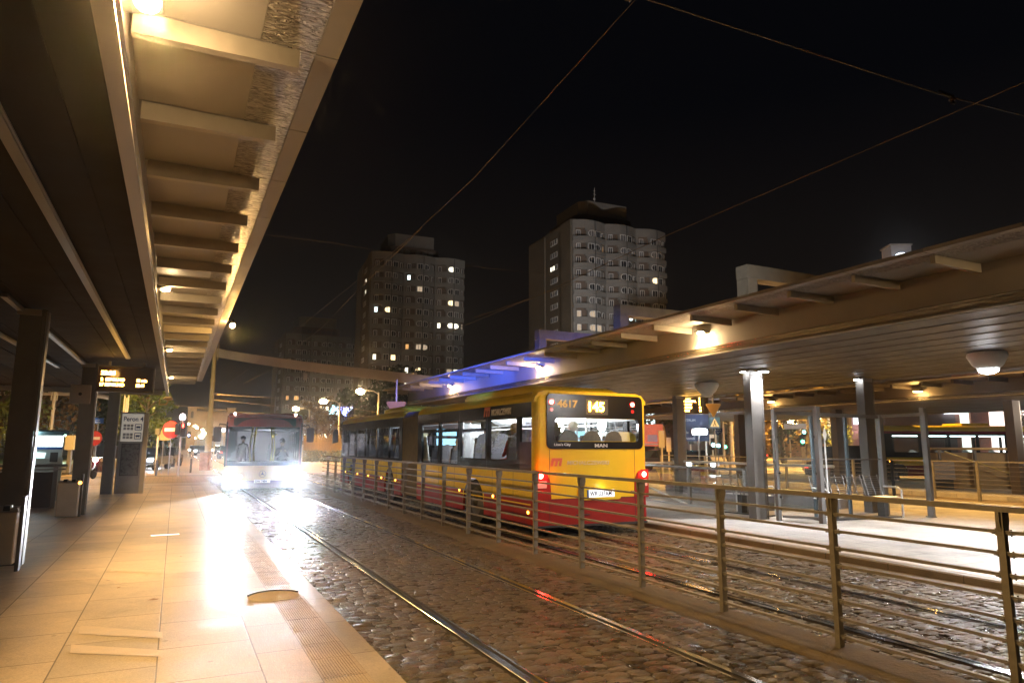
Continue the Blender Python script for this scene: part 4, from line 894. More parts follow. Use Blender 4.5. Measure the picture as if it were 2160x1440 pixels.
for k in range(3):
    a = R_(90 + 120 * k); star.prism([(.02 * math.cos(a + 1.57), .70 + .02 * math.sin(a + 1.57)), (.10 * math.cos(a), .70 + .10 * math.sin(a)), (.02 * math.cos(a - 1.57), .70 + .02 * math.sin(a - 1.57))], -.02, -.004, 'y')
star.tube([(.11 * math.cos(2 * math.pi * k / 24), -.012, .70 + .11 * math.sin(2 * math.pi * k / 24)) for k in range(25)], .006, 5); star.build('emblem', dsteel, O)
g = G(); g.box(-.26, .26, -.014, -.002, .40, .51); g.build('licence_plate', mat('plate_cream', (.7, .62, .45), .5), O)
text('DW 7484', .10, mat('plate_black', (.02, .02, .03)), O, (-.23, -.018, .42), sx=.95, bold=.002)
g = G(); g.bar((.1, -.03, 1.02), (.9, -.04, 1.30), .012, .02); g.bar((-.9, -.04, 1.05), (-.05, -.04, 1.12), .012, .02); g.build('wiper', black, O)
for sx in (-1, 1):
    for y in (2.7, 8.5): wheel(O, sx * (ow - .36), y, .46, sx)
for y in (2.4, 6.5): lamp('bus_light', 'POINT', (OX, OY + y, 2.15), 2.2, (1.0, .95, .7), .12)
d_ = person((OX + .74, OY + 1.10, 1.02), R_(180), 'dim bus driver in dark clothes behind the windscreen of the oncoming bus', cl_k, hair_k, arm='phone')
person((OX - .56, OY + 1.56, .50), R_(180), 'standing passenger silhouette at the left of the oncoming bus windscreen', cl_k, hair_k, pose='stand', arm='down', sc=.82)
g = G(); pts = [(0, 0, 0)]
# ================================================================== residential towers
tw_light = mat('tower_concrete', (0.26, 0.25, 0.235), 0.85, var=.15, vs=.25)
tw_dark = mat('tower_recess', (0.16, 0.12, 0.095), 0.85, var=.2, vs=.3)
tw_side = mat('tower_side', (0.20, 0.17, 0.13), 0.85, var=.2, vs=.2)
wf = mat('window_frame_white', (0.85, 0.85, 0.85), 0.5)
wd = mat('window_dark', (0.02, 0.022, 0.028), 0.12)
curt = mat('window_curtain', (0.16, 0.16, 0.17), 0.5)
lit = [emat('lit_warm', (1.0, .72, .36), 2.2), emat('lit_pale', (1.0, .93, .70), 2.6), emat('lit_cool', (.72, .95, .95), 3.0), emat('lit_orange', (1.0, .48, .15), 1.0), emat('lit_dim', (1.0, .75, .5), .45)]
PANES = [wf, wd, curt] + lit
def wshape(w, h, st, n=6):
    r = h / 2
    if st == 'L': return [(-w / 2 + r + r * math.cos(R_(90 + 180 * k / n)), r * math.sin(R_(90 + 180 * k / n))) for k in range(n + 1)] + [(w / 2, -h / 2), (w / 2, h / 2)]
    if st == 'R': return [(-w / 2, h / 2), (-w / 2, -h / 2)] + [(w / 2 - r + r * math.cos(R_(-90 + 180 * k / n)), r * math.sin(R_(-90 + 180 * k / n))) for k in range(n + 1)]
    return [(-w / 2, h / 2), (-w / 2, -h / 2), (w / 2, -h / 2), (w / 2, h / 2)]
def win_geo(g, o, ex, nrm, w, h, st, pane):
    """window on a facade: o centre, ex along the wall, nrm outward"""
    o = Vector(o); ex = Vector(ex); nrm = Vector(nrm)
    def P(a, z, d): return o + ex * a + Vector((0, 0, z)) + nrm * d
    a = wshape(w, h, st); b_ = wshape(w - .26, h - .26, st); n = len(a)
    g.add([P(x, z, .10) for x, z in a] + [P(x, z, .10) for x, z in b_], [(i, (i + 1) % n, n + (i + 1) % n, n + i) for i in range(n)], 0)
    g.add([P(x, z, .10) for x, z in a] + [P(x, z, -.02) for x, z in a], [(i, (i + 1) % n, n + (i + 1) % n, n + i) for i in range(n)], 0)
    g.add([P(x, z, .06) for x, z in b_], [tuple(range(n))], pane)
    if w > .9: g.add([P(-.05, -h / 2 + .1, .08), P(.05, -h / 2 + .1, .08), P(.05, h / 2 - .1, .08), P(-.05, h / 2 - .1, .08)], [(0, 1, 2, 3)], 0)
def tower(name, label, loc, rz, H, floors, seed, litmap, nlim, side_lit=()):
    rnd = random.Random(seed); t = thing('tower_block', label, 'tower block', loc, rz)
    Wd = 24.2; DP = 22.0; bay = Wd / 3; fh = 2.95
    def dx(u):         # bulge of the front
        f = (u % bay) / bay; return -1.15 * math.sin(math.pi * min(1, f)) ** 1.2 * (1 if f < 1 else 0)
    g = G(); NU = 36
    us = [Wd * k / NU for k in range(NU + 1)]
    prof = [(u, dx(u)) for u in us]
    # walls
    poly = prof + [(Wd, DP), (0, DP)]
    poly2 = [(u, d + .45) for u, d in prof] + [(Wd - .01, DP), (.01, DP)]
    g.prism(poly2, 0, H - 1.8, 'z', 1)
    n = len(us)
    def band(z0, z1, u0, u1, m, off=0.0):
        uu = [u0 + (u1 - u0) * k / 8 for k in range(9)]
        vs = [(u, dx(u) - off, z) for z in (z0, z1) for u in uu] + [(u, dx(u) + .47, z) for z in (z0, z1) for u in uu]
        fs = []
        for k in range(8): fs += [(k, k + 1, 9 + k + 1, 9 + k), (9 + k, 9 + k + 1, 27 + k + 1, 27 + k), (k + 1, k, 18 + k, 18 + k + 1)]
        fs += [(0, 9, 27, 18), (8, 26, 35, 17)]
        g.add(vs, fs, m)
    top = H
    g.prism([(u, d) for u, d in prof] + [(Wd, 2.0), (0, 2.0)], H - 1.8, H, 'z', 0)
    for f in range(floors):
        z = H - 1.8 - (f + 1) * fh + .0
        for k in range(3):
            u0 = k * bay
            alt = (f + k) % 2
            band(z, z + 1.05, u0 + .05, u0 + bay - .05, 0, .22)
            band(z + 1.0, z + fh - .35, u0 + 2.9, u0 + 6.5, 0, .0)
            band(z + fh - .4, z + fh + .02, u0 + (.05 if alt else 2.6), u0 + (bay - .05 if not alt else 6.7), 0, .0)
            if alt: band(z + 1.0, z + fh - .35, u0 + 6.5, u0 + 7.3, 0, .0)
            band(z + .9, z + fh, u0 + .02, u0 + .55, 0, .0)
        # seams
    for k in range(3):
        for q in (4.85,): u = k * bay + q; g.box(u - .05, u + .05, dx(u) - .26, dx(u) - .20, 3, H - .2, 2)
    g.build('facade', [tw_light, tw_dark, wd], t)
    g = G(); g.box(-.02, Wd + .02, 2.0, DP + .02, 0, H, 0); 
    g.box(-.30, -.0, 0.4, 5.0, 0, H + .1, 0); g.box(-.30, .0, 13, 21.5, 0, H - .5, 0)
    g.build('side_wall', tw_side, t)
    g = G(); g.prism([(5.4, 4.0), (17.2, 4.0), (18.2, 5.0), (18.2, 18), (3.6, 18), (3.6, 6.0)], H, H + 3.2, 'z', 1); g.prism([(6.6, 4.8), (17.0, 4.8), (17.0, 17), (5.0, 17), (5.0, 6.5)], H + 3.2, H + 6.8, 'z', 0)
    g.prism([(5.0, 3.6), (18.2, 3.6), (18.8, 4.6), (18.8, 18.4), (3.2, 18.4), (3.2, 5.6)], H + .0, H + .5, 'z', 0)
    g.build('penthouse', [tw_light, tw_dark], t)
    g = G()
    pass
    for q in (8.0, 9.7, 12.6, 14.3, 16.0): g = G(); g.cyl((q, 3.94, H + 1.8), (q, 4.0, H + 1.8), .72, None, 14); g.build('penthouse_opening', mat('opening_grey', (.09, .085, .08), .7) if seed != 2 else mat('opening_pale', (.26, .25, .24), .7), t)
    if seed == 1:
        g = G(); g.tube([(8.5, 4.9, H + 6.8), (8.5, 4.9, H + 10.2)], .07, 5); g.bar((8.1, 4.9, H + 8.6), (8.9, 4.9, H + 8.6), .06, .06); g.bar((8.2, 4.9, H + 9.4), (8.8, 4.9, H + 9.4), .06, .06); g.cyl((8.35, 4.8, H + 7.4), (8.35, 4.7, H + 7.4), .3, .3, 10); g.build('antenna', white, t)
    cnt = 0; rest = G()
    for f in range(floors):
        z = H - 1.8 - (f + 1) * fh + 1.72
        for k in range(3):
            u0 = k * bay
            for c, (u, w, h, st, dz, rec) in enumerate(((1.35, .95, 2.25, 'S', -.35, .45), (3.95, 1.45, 1.5, 'L' if rnd.random() < .5 else 'S', 0, 0), (5.75, 1.45, 1.5, 'R' if rnd.random() < .5 else 'S', 0, 0), (7.35, .62, 1.9, 'S', -.2, .3))):
                key = (f, k, c); pane = litmap.get(key, 0)
                pane = pane + 2 if pane else (2 if rnd.random() < .3 else 1)
                uu = u0 + u; sl = (dx(uu + .2) - dx(uu - .2)) / .4; ex = Vector((1, sl, 0)).normalized(); nr = Vector((ex.y, -ex.x, 0))
                tgt = G() if cnt < nlim else rest
                win_geo(tgt, (uu, dx(uu) + rec, z + dz), ex, nr, w, h, st, pane)
                if cnt < nlim: tgt.build('window', PANES, t)
                cnt += 1
    for f in range(floors):
        z = H - 1.8 - (f + 1) * fh + 1.8
        for q in ((9.0, .9),):
            for j in range(3): win_geo(rest, (-.02, 7.6 + j * 1.15, z), (0, -1, 0), (-1, 0, 0), 1.05, 1.2, 'S', (4 if (f, j) in side_lit else (2 if (f + j) % 2 else 1)))
    o = rest.build('window', PANES, t); o['kind'] = 'stuff'
    return t
L2 = {(1, 0, 3): 4, (3, 2, 1): 1, (6, 0, 0): 5, (6, 0, 1): 5, (6, 1, 2): 3, (6, 1, 3): 3, (7, 0, 0): 5, (7, 0, 1): 5, (7, 0, 2): 5, (0, 0, 1): 0}
tower('t2', 'tall grey residential tower on the right with wavy facade and rooftop antenna', (73.6, 121.7, 0), math.atan2(120.7 - 121.7, 24.2), 50, 16, 1, L2, 100, {(2, 2), (2, 1)})
L1 = {(0, 2, 1): 2, (1, 1, 0): 3, (2, 1, 1): 5, (4, 0, 0): 3, (4, 0, 1): 1, (3, 2, 1): 1, (3, 2, 2): 5, (5, 2, 0): 2, (5, 2, 1): 2, (5, 2, 2): 2, (5, 2, 3): 5, (7, 1, 0): 4, (7, 1, 1): 5, (7, 1, 2): 5,
      (8, 0, 0): 2, (8, 0, 2): 1, (9, 1, 0): 2, (9, 1, 1): 1, (9, 2, 2): 2, (9, 2, 1): 5, (10, 1, 0): 2, (10, 1, 1): 1, (10, 1, 3): 2, (11, 0, 0): 4, (11, 0, 1): 1, (9, 2, 3): 4}
tower('t1', 'dark residential tower in the middle with many scattered lit windows', (41.0, 164.2, 0), math.atan2(162.2 - 164, 23.2), 49.6, 16, 2, L1, 100, {(1, 0), (2, 0)})
L3 = {(3, 2, 1): 3, (6, 0, 0): 4, (6, 0, 1): 4, (7, 1, 1): 3, (7, 1, 2): 2, (8, 1, 0): 5, (8, 1, 1): 5, (9, 0, 3): 3, (9, 1, 3): 3, (10, 0, 2): 2, (10, 0, 3): 3, (10, 1, 2): 2, (7, 2, 2): 3, (8, 2, 3): 5}
tower('t3', 'farthest residential tower, almost black, beyond the white ring beam', (29.5, 226, 0), R_(2), 37.0, 12, 3, L3, 90)
# added spots light the tower fronts in place of unseen city lights
def far_light(loc, p, c, tgt, spot=100): lamp('fill_beam', 'SPOT', loc, p, c, .5, target=tgt, spot=spot, blend=.6)  # fill spot with no lamp body
far_light((60, 84, 9), 26000, (1.0, .97, .95), (86, 122, 40), 85)
far_light((52, 120, 9), 700, (1, .8, .6), (72, 128, 36), 100)
far_light((44, 128, 9), 1700, (1.0, .86, .72), (55, 163, 40), 80)
far_light((24, 155, 9), 900, SOD, (41, 172, 36), 80)
far_light((34, 190, 9), 20, (1.0, .8, .6), (42, 226, 25), 90)

# ================================================================== the white ring beam and its poles
ringm = mat('ring_beam_paint', (0.62, 0.56, 0.54), 0.5, var=.1, vs=.6)
def curve_pts(pts, n=30):
    out = []
    for i in range(n + 1):
        t = i / n; q = [Vector(p) for p in pts]
        while len(q) > 1: q = [q[k].lerp(q[k + 1], t) for k in range(len(q) - 1)]
        out.append(q[0])
    return out
t = thing('ring_beam', 'long pale curved beam hanging over the crossroads between the two canopies', 'beam', (3, 46, 0))
pts = curve_pts([atd(440, 740, 52), atd(600, 772, 49), atd(760, 784, 46), atd(925, 806, 44)], 24)
g = G(); prev = None
for i in range(len(pts) - 1):
    d = (pts[i + 1] - pts[i]); nn = Vector((-d.y, d.x, 0)).normalized() * .28
    for (a, b_, c, e_, m_) in ():
        pass
    p, q = pts[i], pts[i + 1]; h = Vector((0, 0, .32))
    if i == 0: g.quad(p - nn - h, p + nn - h, p + nn + h, p - nn + h)
    g.quad(p - nn - h, q - nn - h, q - nn + h, p - nn + h); g.quad(p + nn - h, p + nn + h, q + nn + h, q + nn - h)
    g.quad(p - nn + h, q - nn + h, q + nn + h, p + nn + h); g.quad(p - nn - h, p + nn - h, q + nn - h, q - nn - h)
g.build('beam', ringm, t, world=True)
g = G(); p = atd(575, 760, 49.2); g.cyl(p, p + Vector((.3, -.3, .02)), .05, .03, 8); g.bar(p + Vector((0, 0, -.15)), p + Vector((0, 0, .15)), .04, .04); g.build('bracket', dsteel, t, world=True)
for px in (644, 875):
    p = atd(px, 790, 46.5); g = G(); g.box(p.x - .12, p.x + .12, p.y - .12, p.y + .12, p.z - .35, p.z + .1); g.build('hanger', ringm, t, world=True)
lamp('ring_light', 'SPOT', tuple(atd(560, 930, 30)), 5000, (.95, .85, 1.0), .3, target=tuple(atd(640, 775, 47)), spot=110, blend=.6)
t = thing('ring_beam', 'thin pale curved beam over the trees at the left, behind the columns', 'beam', (-12, 50, 0))
g = G(); g.tube(curve_pts([atd(-40, 832, 60), atd(60, 826, 56), atd(170, 830, 52), atd(228, 832, 50), atd(236, 842, 48)], 16), .16, 8); g.build('beam', ringm, t, world=True)
lamp('ring_light', 'SPOT', tuple(atd(150, 930, 44)), 500, (1, .85, .6), .3, target=tuple(atd(150, 830, 54)), spot=100)
mastm = mat('mast_paint', (0.55, 0.47, 0.36), 0.5, var=.1, vs=1)
def mast(px_t, py_t, px_b, d, label, r=.14, cap=True, glowp=None, parts=True):
    b_ = atd(px_b, 900, d); top = atd(px_t, py_t, d); t = thing('mast', label, 'pole', (b_.x, b_.y, 0), 0, 'tall street masts')
    h = top.z; g = G(); g.cyl((0, 0, 0), (0, 0, h * .38), r, r * .95, 14); g.cyl((0, 0, h * .38), (0, 0, h), r * .72, r * .55, 14); g.build('pole', mastm, t)
    g = G(); g.cyl((0, 0, h * .38 - .06), (0, 0, h * .38 + .06), r * 1.15, None, 14); g.cyl((0, 0, h * .7), (0, 0, h * .7 + .08), r * .9, None, 12); g.cyl((0, 0, 0), (0, 0, .12), r * 1.5, None, 14); g.build('collar', mastm, t)
    if cap:
        for s in (-1, 1): g = G(); g.box(s * r - .03, s * r + .03, -.03, .03, h - 1.1, h + .15); g.build('cap_bracket', mastm, t)
    return t
mast(455, 722, 442, 46, 'tall pale tram mast standing left of the oncoming bus, carrying the ring beam', .22)
t = mast(121, 806, 108, 42, 'yellow lit mast seen between the two left columns', .15)
lamp('mast_fill', 'SPOT', tuple(atd(150, 960, 34)), 350, SOD, .3, target=tuple(atd(118, 870, 42)), spot=60)
mast(266, 838, 262, 40, 'thin mast top rising behind the platform sign', .10)

# ================================================================== street lamps
def street_lamp(px, py, side, d, label, glow=120, power=0, arm=1.3, emit_c=(1.0, .70, .34), col=SOD, r=.11, grp='sodium street lamps', bulb=.16):
    hd = atd(px, py, d); ex = RW @ Vector((1, 0, 0)); ex.z = 0; ex.normalize(); base = hd + ex * side * arm
    t = thing('street_lamp', label, 'street lamp', (base.x, base.y, 0), 0, grp); v = Vector((hd.x - base.x, hd.y - base.y, 0))
    g = G(); g.cyl((0, 0, 0), (0, 0, 1.3), r * 1.2, None, 10); g.cyl((0, 0, 1.3), (0, 0, hd.z - .1), r, r * .6, 10); g.build('pole', mastm, t)
    g = G(); g.tube([(0, 0, hd.z - .3), v * .3 + Vector((0, 0, hd.z + .05)), v * .85 + Vector((0, 0, hd.z + .12))], .05, 6); g.build('arm', mastm, t)
    g = G(); g.ball(v + Vector((0, 0, hd.z + .08)), .30, 8, 0, (1.0, 1.0, .35)); hdo = g.build('lamp_head', steel, t)
    g = G(); g.ball(v + Vector((0, 0, hd.z - .02)), bulb, 8, 0, (1.2, 1.2, .8)); g.build('bulb', emat('street_bulb_%d_%d' % (glow, int(emit_c[2] * 100)), emit_c, glow), hdo)
    if power: lamp('street_spot', 'SPOT', (hd.x, hd.y, hd.z - .45), power, col, .2, target=(hd.x, hd.y + .1, 0), spot=155, blend=.5)
    return t
SL = [(760, 825, 1, 70, 'street lamp nearest the end of the right canopy, left of the canopy tip', 6500), (682, 846, 1, 78, 'middle one of the three street lamps to the right of the oncoming bus', 5500),
      (624, 862, 1, 92, 'street lamp just above the right corner of the oncoming bus roof', 5500)]
for a in SL: street_lamp(a[0], a[1], a[2], a[3], a[4], 110, a[5], 1.9, bulb=.36)
# spots without lamp bodies, added to brighten the crossroads and nearby lanes
for x, y, p in ((-14, 36, 9000), (-3, 41, 6000), (-22, 62, 14000), (4, 66, 10000), (-3, 90, 8000), (12, 48, 9000), (24, 38, 12000), (33, 26, 9000), (45, 40, 20000), (70, 70, 30000), (36, 62, 22000), (-7.5, 26, 900), (20.2, 12, 2600), (20.2, 20, 2600), (20.6, 28, 3200)):
    lamp('street_spot', 'SPOT', (x, y, 9.0 if y > 30 else 6), p * 1.0, SOD, .3, target=(x, y + .1, 0), spot=150, blend=1.0)
RL = [(1519, 870, 60, 'small round street lamp under the yield sign, right of its triangle'), (1568, 871, 70, 'upper left of two lamps close together beside the bright column'), (1565, 879, 64, 'lower of two lamps close together beside the bright column'),
      (1634, 886, 80, 'lamp at the top left inside the glass shelter frame'), (1667, 887, 66, 'brightest lamp seen through the glass shelter'), (1676, 893, 74, 'lamp just right below the brightest one in the shelter glass'),
      (1727, 878, 60, 'lamp right of the shelter frame corner'), (1648, 893, 88, 'pale greenish lamp left in the shelter glass')]
for k, (px, py, d, lb) in enumerate(RL): street_lamp(px, py, 1, d, lb, 70, 0, 1.0, bulb=.26, r=.07)
for k, (px, py) in enumerate(((88, 912), (134, 914))):
    street_lamp(px, py, -1, 62, ['greenish park lamp farther left, behind the yellow mast', 'greenish park lamp left of the grey cabinet'][k], 55, 300, .5, (.55, 1.0, .75), (.6, 1, .7), .06, 'green park lamps', .24)
t = thing('street_lamp', 'small hooked lamp under the far end of the left canopy', 'street lamp', tuple(atd(345, 845, 33)), 0)
g = G(); o_ = Vector(t.location); a, b_, c = atd(336, 853, 33) - o_, atd(350, 853, 33) - o_, atd(354, 846, 33) - o_
g.tube([a + Vector((0, 0, .25)), a, b_, c], .035, 6); g.build('arm', mat('arm_orange', (.5, .33, .1), .5), t); g = G(); g.ball(c + Vector((0, 0, .12)), .16, 8, 0, (1.3, 1, .6)); g.build('lamp_head', mat('arm_orange', (.5, .33, .1)), t)

# ================================================================== trees and shrubs
leaf_g = mat('leaves_green', (0.10, 0.13, 0.02), 0.6, var=.5, vs=1.2); leaf_d = mat('leaves_dark', (0.03, 0.05, 0.015), 0.7, var=.5, vs=1.0); leaf_o = mat('leaves_ochre', (0.16, 0.10, 0.02), 0.7, var=.4, vs=1.2)
bark = mat('bark', (0.12, 0.09, 0.055), 0.9, var=.3, vs=4, bump=.6, bs=12)
def tree(base, h, cr, ch, n, lm, label, seed, leaf=.22, group='trees around the crossroads', cat='tree', bare=False, trunk=True):
    rnd = random.Random(seed); t = thing('tree', label, cat, base, 0, group)
    g = G(); tips = []
    g.tube([(0, 0, 0), (rnd.uniform(-.1, .1), .05, h * .3), (rnd.uniform(-.2, .2), .1, h * .62), (rnd.uniform(-.3, .3), 0, h * .9)], [h * .028, h * .022, h * .013, h * .004], 8)
    for k in range(14 if not bare else 26):
        z = h * rnd.uniform(.3, .8); a = rnd.uniform(0, 6.28); l = cr * rnd.uniform(.5, .95)
        e_ = Vector((math.cos(a) * l, math.sin(a) * l, min(h * .98, z + l * rnd.uniform(.3, .8)))); mid = Vector((math.cos(a) * l * .45, math.sin(a) * l * .45, z + l * .35))
        g.tube([(0, 0, z), mid, e_], [h * .010, h * .006, h * .002], 5); tips.append(e_)
        for q in range(3 if not bare else 5):
            e2 = e_.lerp(mid, rnd.uniform(.1, .8)) + Vector((rnd.uniform(-.5, .5), rnd.uniform(-.5, .5), rnd.uniform(.1, .7))) * cr * .35
            g.tube([e_.lerp(mid, .5), e2], [h * .004, h * .0012], 4); tips.append(e2)
    g.build('trunk', bark, t)
    g = G(); cl = [(Vector((rnd.gauss(0, .42) * cr, rnd.gauss(0, .42) * cr, h - ch * rnd.random() ** .8)), rnd.uniform(.25, .5) * cr) for _ in range(int(26))]
    cl += [(p, cr * .22) for p in tips]
    for i in range(n):
        c, r = rnd.choice(cl); d = Vector((rnd.gauss(0, 1), rnd.gauss(0, 1), rnd.gauss(0, .8))).normalized() * r * rnd.random() ** .4
        p = c + d; 
        if p.z < h - ch - .5: continue
        a = Vector((rnd.uniform(-1, 1), rnd.uniform(-1, 1), rnd.uniform(-1, 1))).normalized(); b_ = a.orthogonal().normalized(); s = leaf * rnd.uniform(.6, 1.3)
        g.add([p - a * s, p + b_ * s * .55, p + a * s, p - b_ * s * .55], [(0, 1, 2, 3)])
    g.build('crown', lm, t)
    return t
def gr(px, d): p = atd(px, 950, d); return (p.x, p.y, 0)
tree(gr(300, 42), 6.2, 1.7, 4.2, 3600, leaf_g, 'yellow green lit tree behind the platform sign', 1, .13)
lamp('tree_light', 'SPOT', tuple(atd(345, 850, 36)), 900, (1, .8, .25), .2, target=tuple(atd(300, 880, 42)), spot=80)
tree(gr(-10, 40), 6.4, 2.6, 5, 2600, leaf_g, 'green tree at the far left edge, behind the nearest column', 2, .16)
tree(gr(105, 58), 8.5, 3.0, 6.5, 3000, leaf_o, 'ochre lit tree behind the yellow mast', 3, .2)
tree(gr(190, 66), 10, 4.6, 8, 3200, leaf_d, 'dark green tree behind the second left column', 4, .28)
tree(gr(40, 74), 11, 5, 9, 3000, leaf_d, 'dark tree far left, behind the nearest column', 5, .3)
tree(gr(250, 80), 9, 4.0, 7, 2600, leaf_d, 'dark tree between the third left column and the lit tree', 6, .3)
tree(gr(668, 88), 7.5, 2.6, 5, 1500, leaf_o, 'thin ochre tree with bare branches right of the oncoming bus', 7, .14, bare=True)
tree(gr(690, 84), 6.5, 2.4, 4.5, 900, leaf_o, 'bare branched shrub tree under the blue fairy lights', 8, .12, bare=True)
tree(gr(760, 100), 9, 4, 7, 2500, leaf_d, 'dark tree hidden mostly behind the yellow bus front', 9, .3)
tree(gr(830, 118), 15, 6, 9, 2200, leaf_d, 'dark tree top between the canopy tip and the middle tower', 10, .4)
for k, (px, dd) in enumerate(((1595, 60), (1650, 70), (1705, 60), (1385, 75))):
    tree(gr(px, dd), (7.5, 7, 8, 9)[k], 3.0, 6, 1800, leaf_o if k % 2 == 0 else leaf_d, ['ochre lit tree left of the bright column', 'dark tree seen through the middle of the shelter glass', 'ochre tree seen right inside the glass shelter', 'dark tree beside the yellow bus rear, behind the board column'][k], 20 + k, .2)
# hedge / reed fence right of the oncoming bus
g = G(); rnd = random.Random(5)
a, b_ = atd(640, 950, 80), atd(720, 950, 76)
for k in range(170):
    p = a.lerp(b_, k / 170); h = rnd.uniform(1.9, 2.9); g.bar((p.x, p.y, 0), (p.x + rnd.uniform(-.1, .1), p.y, h), .07, .05)
o = g.build('reed_fence', mat('reed', (.22, .16, .06), .8, var=.3)); tag(o, 'ochre reed fence standing between the oncoming bus and the yellow bus', 'fence')
g = G()
for k in range(1400):
    p = atd(rnd.uniform(628, 722), 958, rnd.uniform(66, 72)); z = rnd.random() ** 1.5 * 1.1; s = .13
    q = Vector((p.x, p.y, z)); a = Vector((rnd.uniform(-1, 1), rnd.uniform(-1, 1), rnd.uniform(-1, 1))).normalized(); b_ = a.orthogonal().normalized(); g.add([q - a * s, q + b_ * s * .5, q + a * s, q - b_ * s * .5], [(0, 1, 2, 3)])
struct(g.build('shrubs', leaf_d), 'stuff')
# fairy lights in a tree
for k, (px, c, s_) in enumerate(((705, (.45, .85, 1), 9), (727, (.25, .3, 1), 8))):
    g = G()
    for j in range(60): p = atd(px + rnd.gauss(0, 5.5), 866 + rnd.gauss(0, 4.5), 90); g.ball(p, .07, 4)
    o = g.build('fairy_lights', emat('fairy%d' % k, c, s_)); tag(o, ['cluster of cyan fairy lights behind the street lamp pole', 'cluster of deep blue fairy lights right of the cyan ones'][k], 'fairy lights')

far_light((9.5, 9, 6.2), 900, (1, .9, .75), (16.5, 22, 7.0), 50)  # added fill on the portal frames, no lamp stands here
# ================================================================== left platform furniture
# waste bins on the columns
for k, (x, y) in enumerate(((-1.87, 10.50), (-1.98, 17.62))):
    t = thing('waste_bin', ['grey litter bin fixed low on the nearest left column', 'grey litter bin by the second left column with an orange reflection'][k], 'bin', (x, y, .15), 0, 'litter bins by the left columns')
    g = G(); g.box(-.20, .20, -.17, .17, .10 if k == 0 else .02, .72); g.build('body', mat('bin_grey', (.58, .56, .54), .35, .4, var=.08), t, bevel=.02)
    g = G(); g.prism([(-.21, .72), (.21, .72), (.19, .77), (-.19, .77)], -.18, .18, 'y'); l = g.build('lid', steel, t)
    g = G(); g.box(.05, .12, -.19, .0, .74, .80); g.box(-.1, -.03, -.19, .0, .74, .80); g.build('ash_slot', black, l)
    g = G(); g.box(.20, .24, -.03, .12, .0, .9); g.build('bracket', dsteel, t)
p = Vector((-1.76, 17.30, .88)); t = thing('marker_lamp', 'small orange reflector lamp glowing on the second litter bin', 'lamp', p)
g = G(); g.cyl((0, 0, 0), (0, -.02, 0), .035, None, 12); g.build('lens', emat('orange_lens', (1, .35, .05), 8), t); g = G(); g.cyl((0, .0, 0), (0, .02, 0), .045, None, 12); g.build('housing', black, t)
# hanging departures display
def led_board(loc, rz, w, h, label, rows, hdr, size, glow, hang, pad=.08, gl=None):
    t = thing('departure_board', label, 'display', loc, rz, 'amber departure boards')
    g = G(); g.box(-w / 2, w / 2, 0, .18, 0, h); g.build('housing', mat('board_black', (.03, .022, .018), .4), t, bevel=.015)
    g = G(); g.box(-w / 2 + .03, w / 2 - .03, -.004, -.001, .03, h - .03); g.build('screen', mat('screen_black', (.02, .012, .008), .15), t)
    g = G(); [g.bar((s * w * .3, .09, h), (s * w * .3, .09, h + hang), .05, .05) for s in (-1, 1)]; g.build('hanger', dsteel, t)
    em = emat('board_amber%d' % int(glow), (1.0, .52, .10), glow); z = h - .09 - size
    if hdr: text(hdr, size * 1.35, em, t, (-w / 2 + .08, -.008, z - size * .3), sx=1.1, bold=.006, name='display_text'); z -= size * 1.9
    for a, b_ in rows:
        text(a, size, em, t, (-w / 2 + .06, -.008, z), sx=1.0, bold=.004, name='display_text'); text(b_, size, em, t, (w / 2 - .06 - .3 * size / .085, -.008, z), sx=.9, bold=.004, name='display_text'); z -= size * 1.32
    return t
led_board((-1.06, 16.9, 2.80), 0, 1.10, .56, 'amber departures board hanging at the end of the dark ceiling above the left platform', [(' 2  SEPOLNO', '12 min'), ('17 SEPOLNO', '22:41')], '22:25', .082, 16, .1)
lamp('board_glow', 'POINT', (-1.3, 16.6, 3.2), 6, (1, .5, .1), .1)
# notice box on the second column
t = thing('notice_box', 'square pale box with a dark round button on the second left column', 'box', (-1.98, 17.96, 2.58)); g = G(); g.box(-.2, .2, -.10, -.02, 0, .42); g.build('housing', mat('notice_grey', (.30, .27, .23), .6), t, bevel=.01); g = G(); g.cyl((0, -.115, .21), (0, -.10, .21), .035, None, 14); g.build('button', black, t)
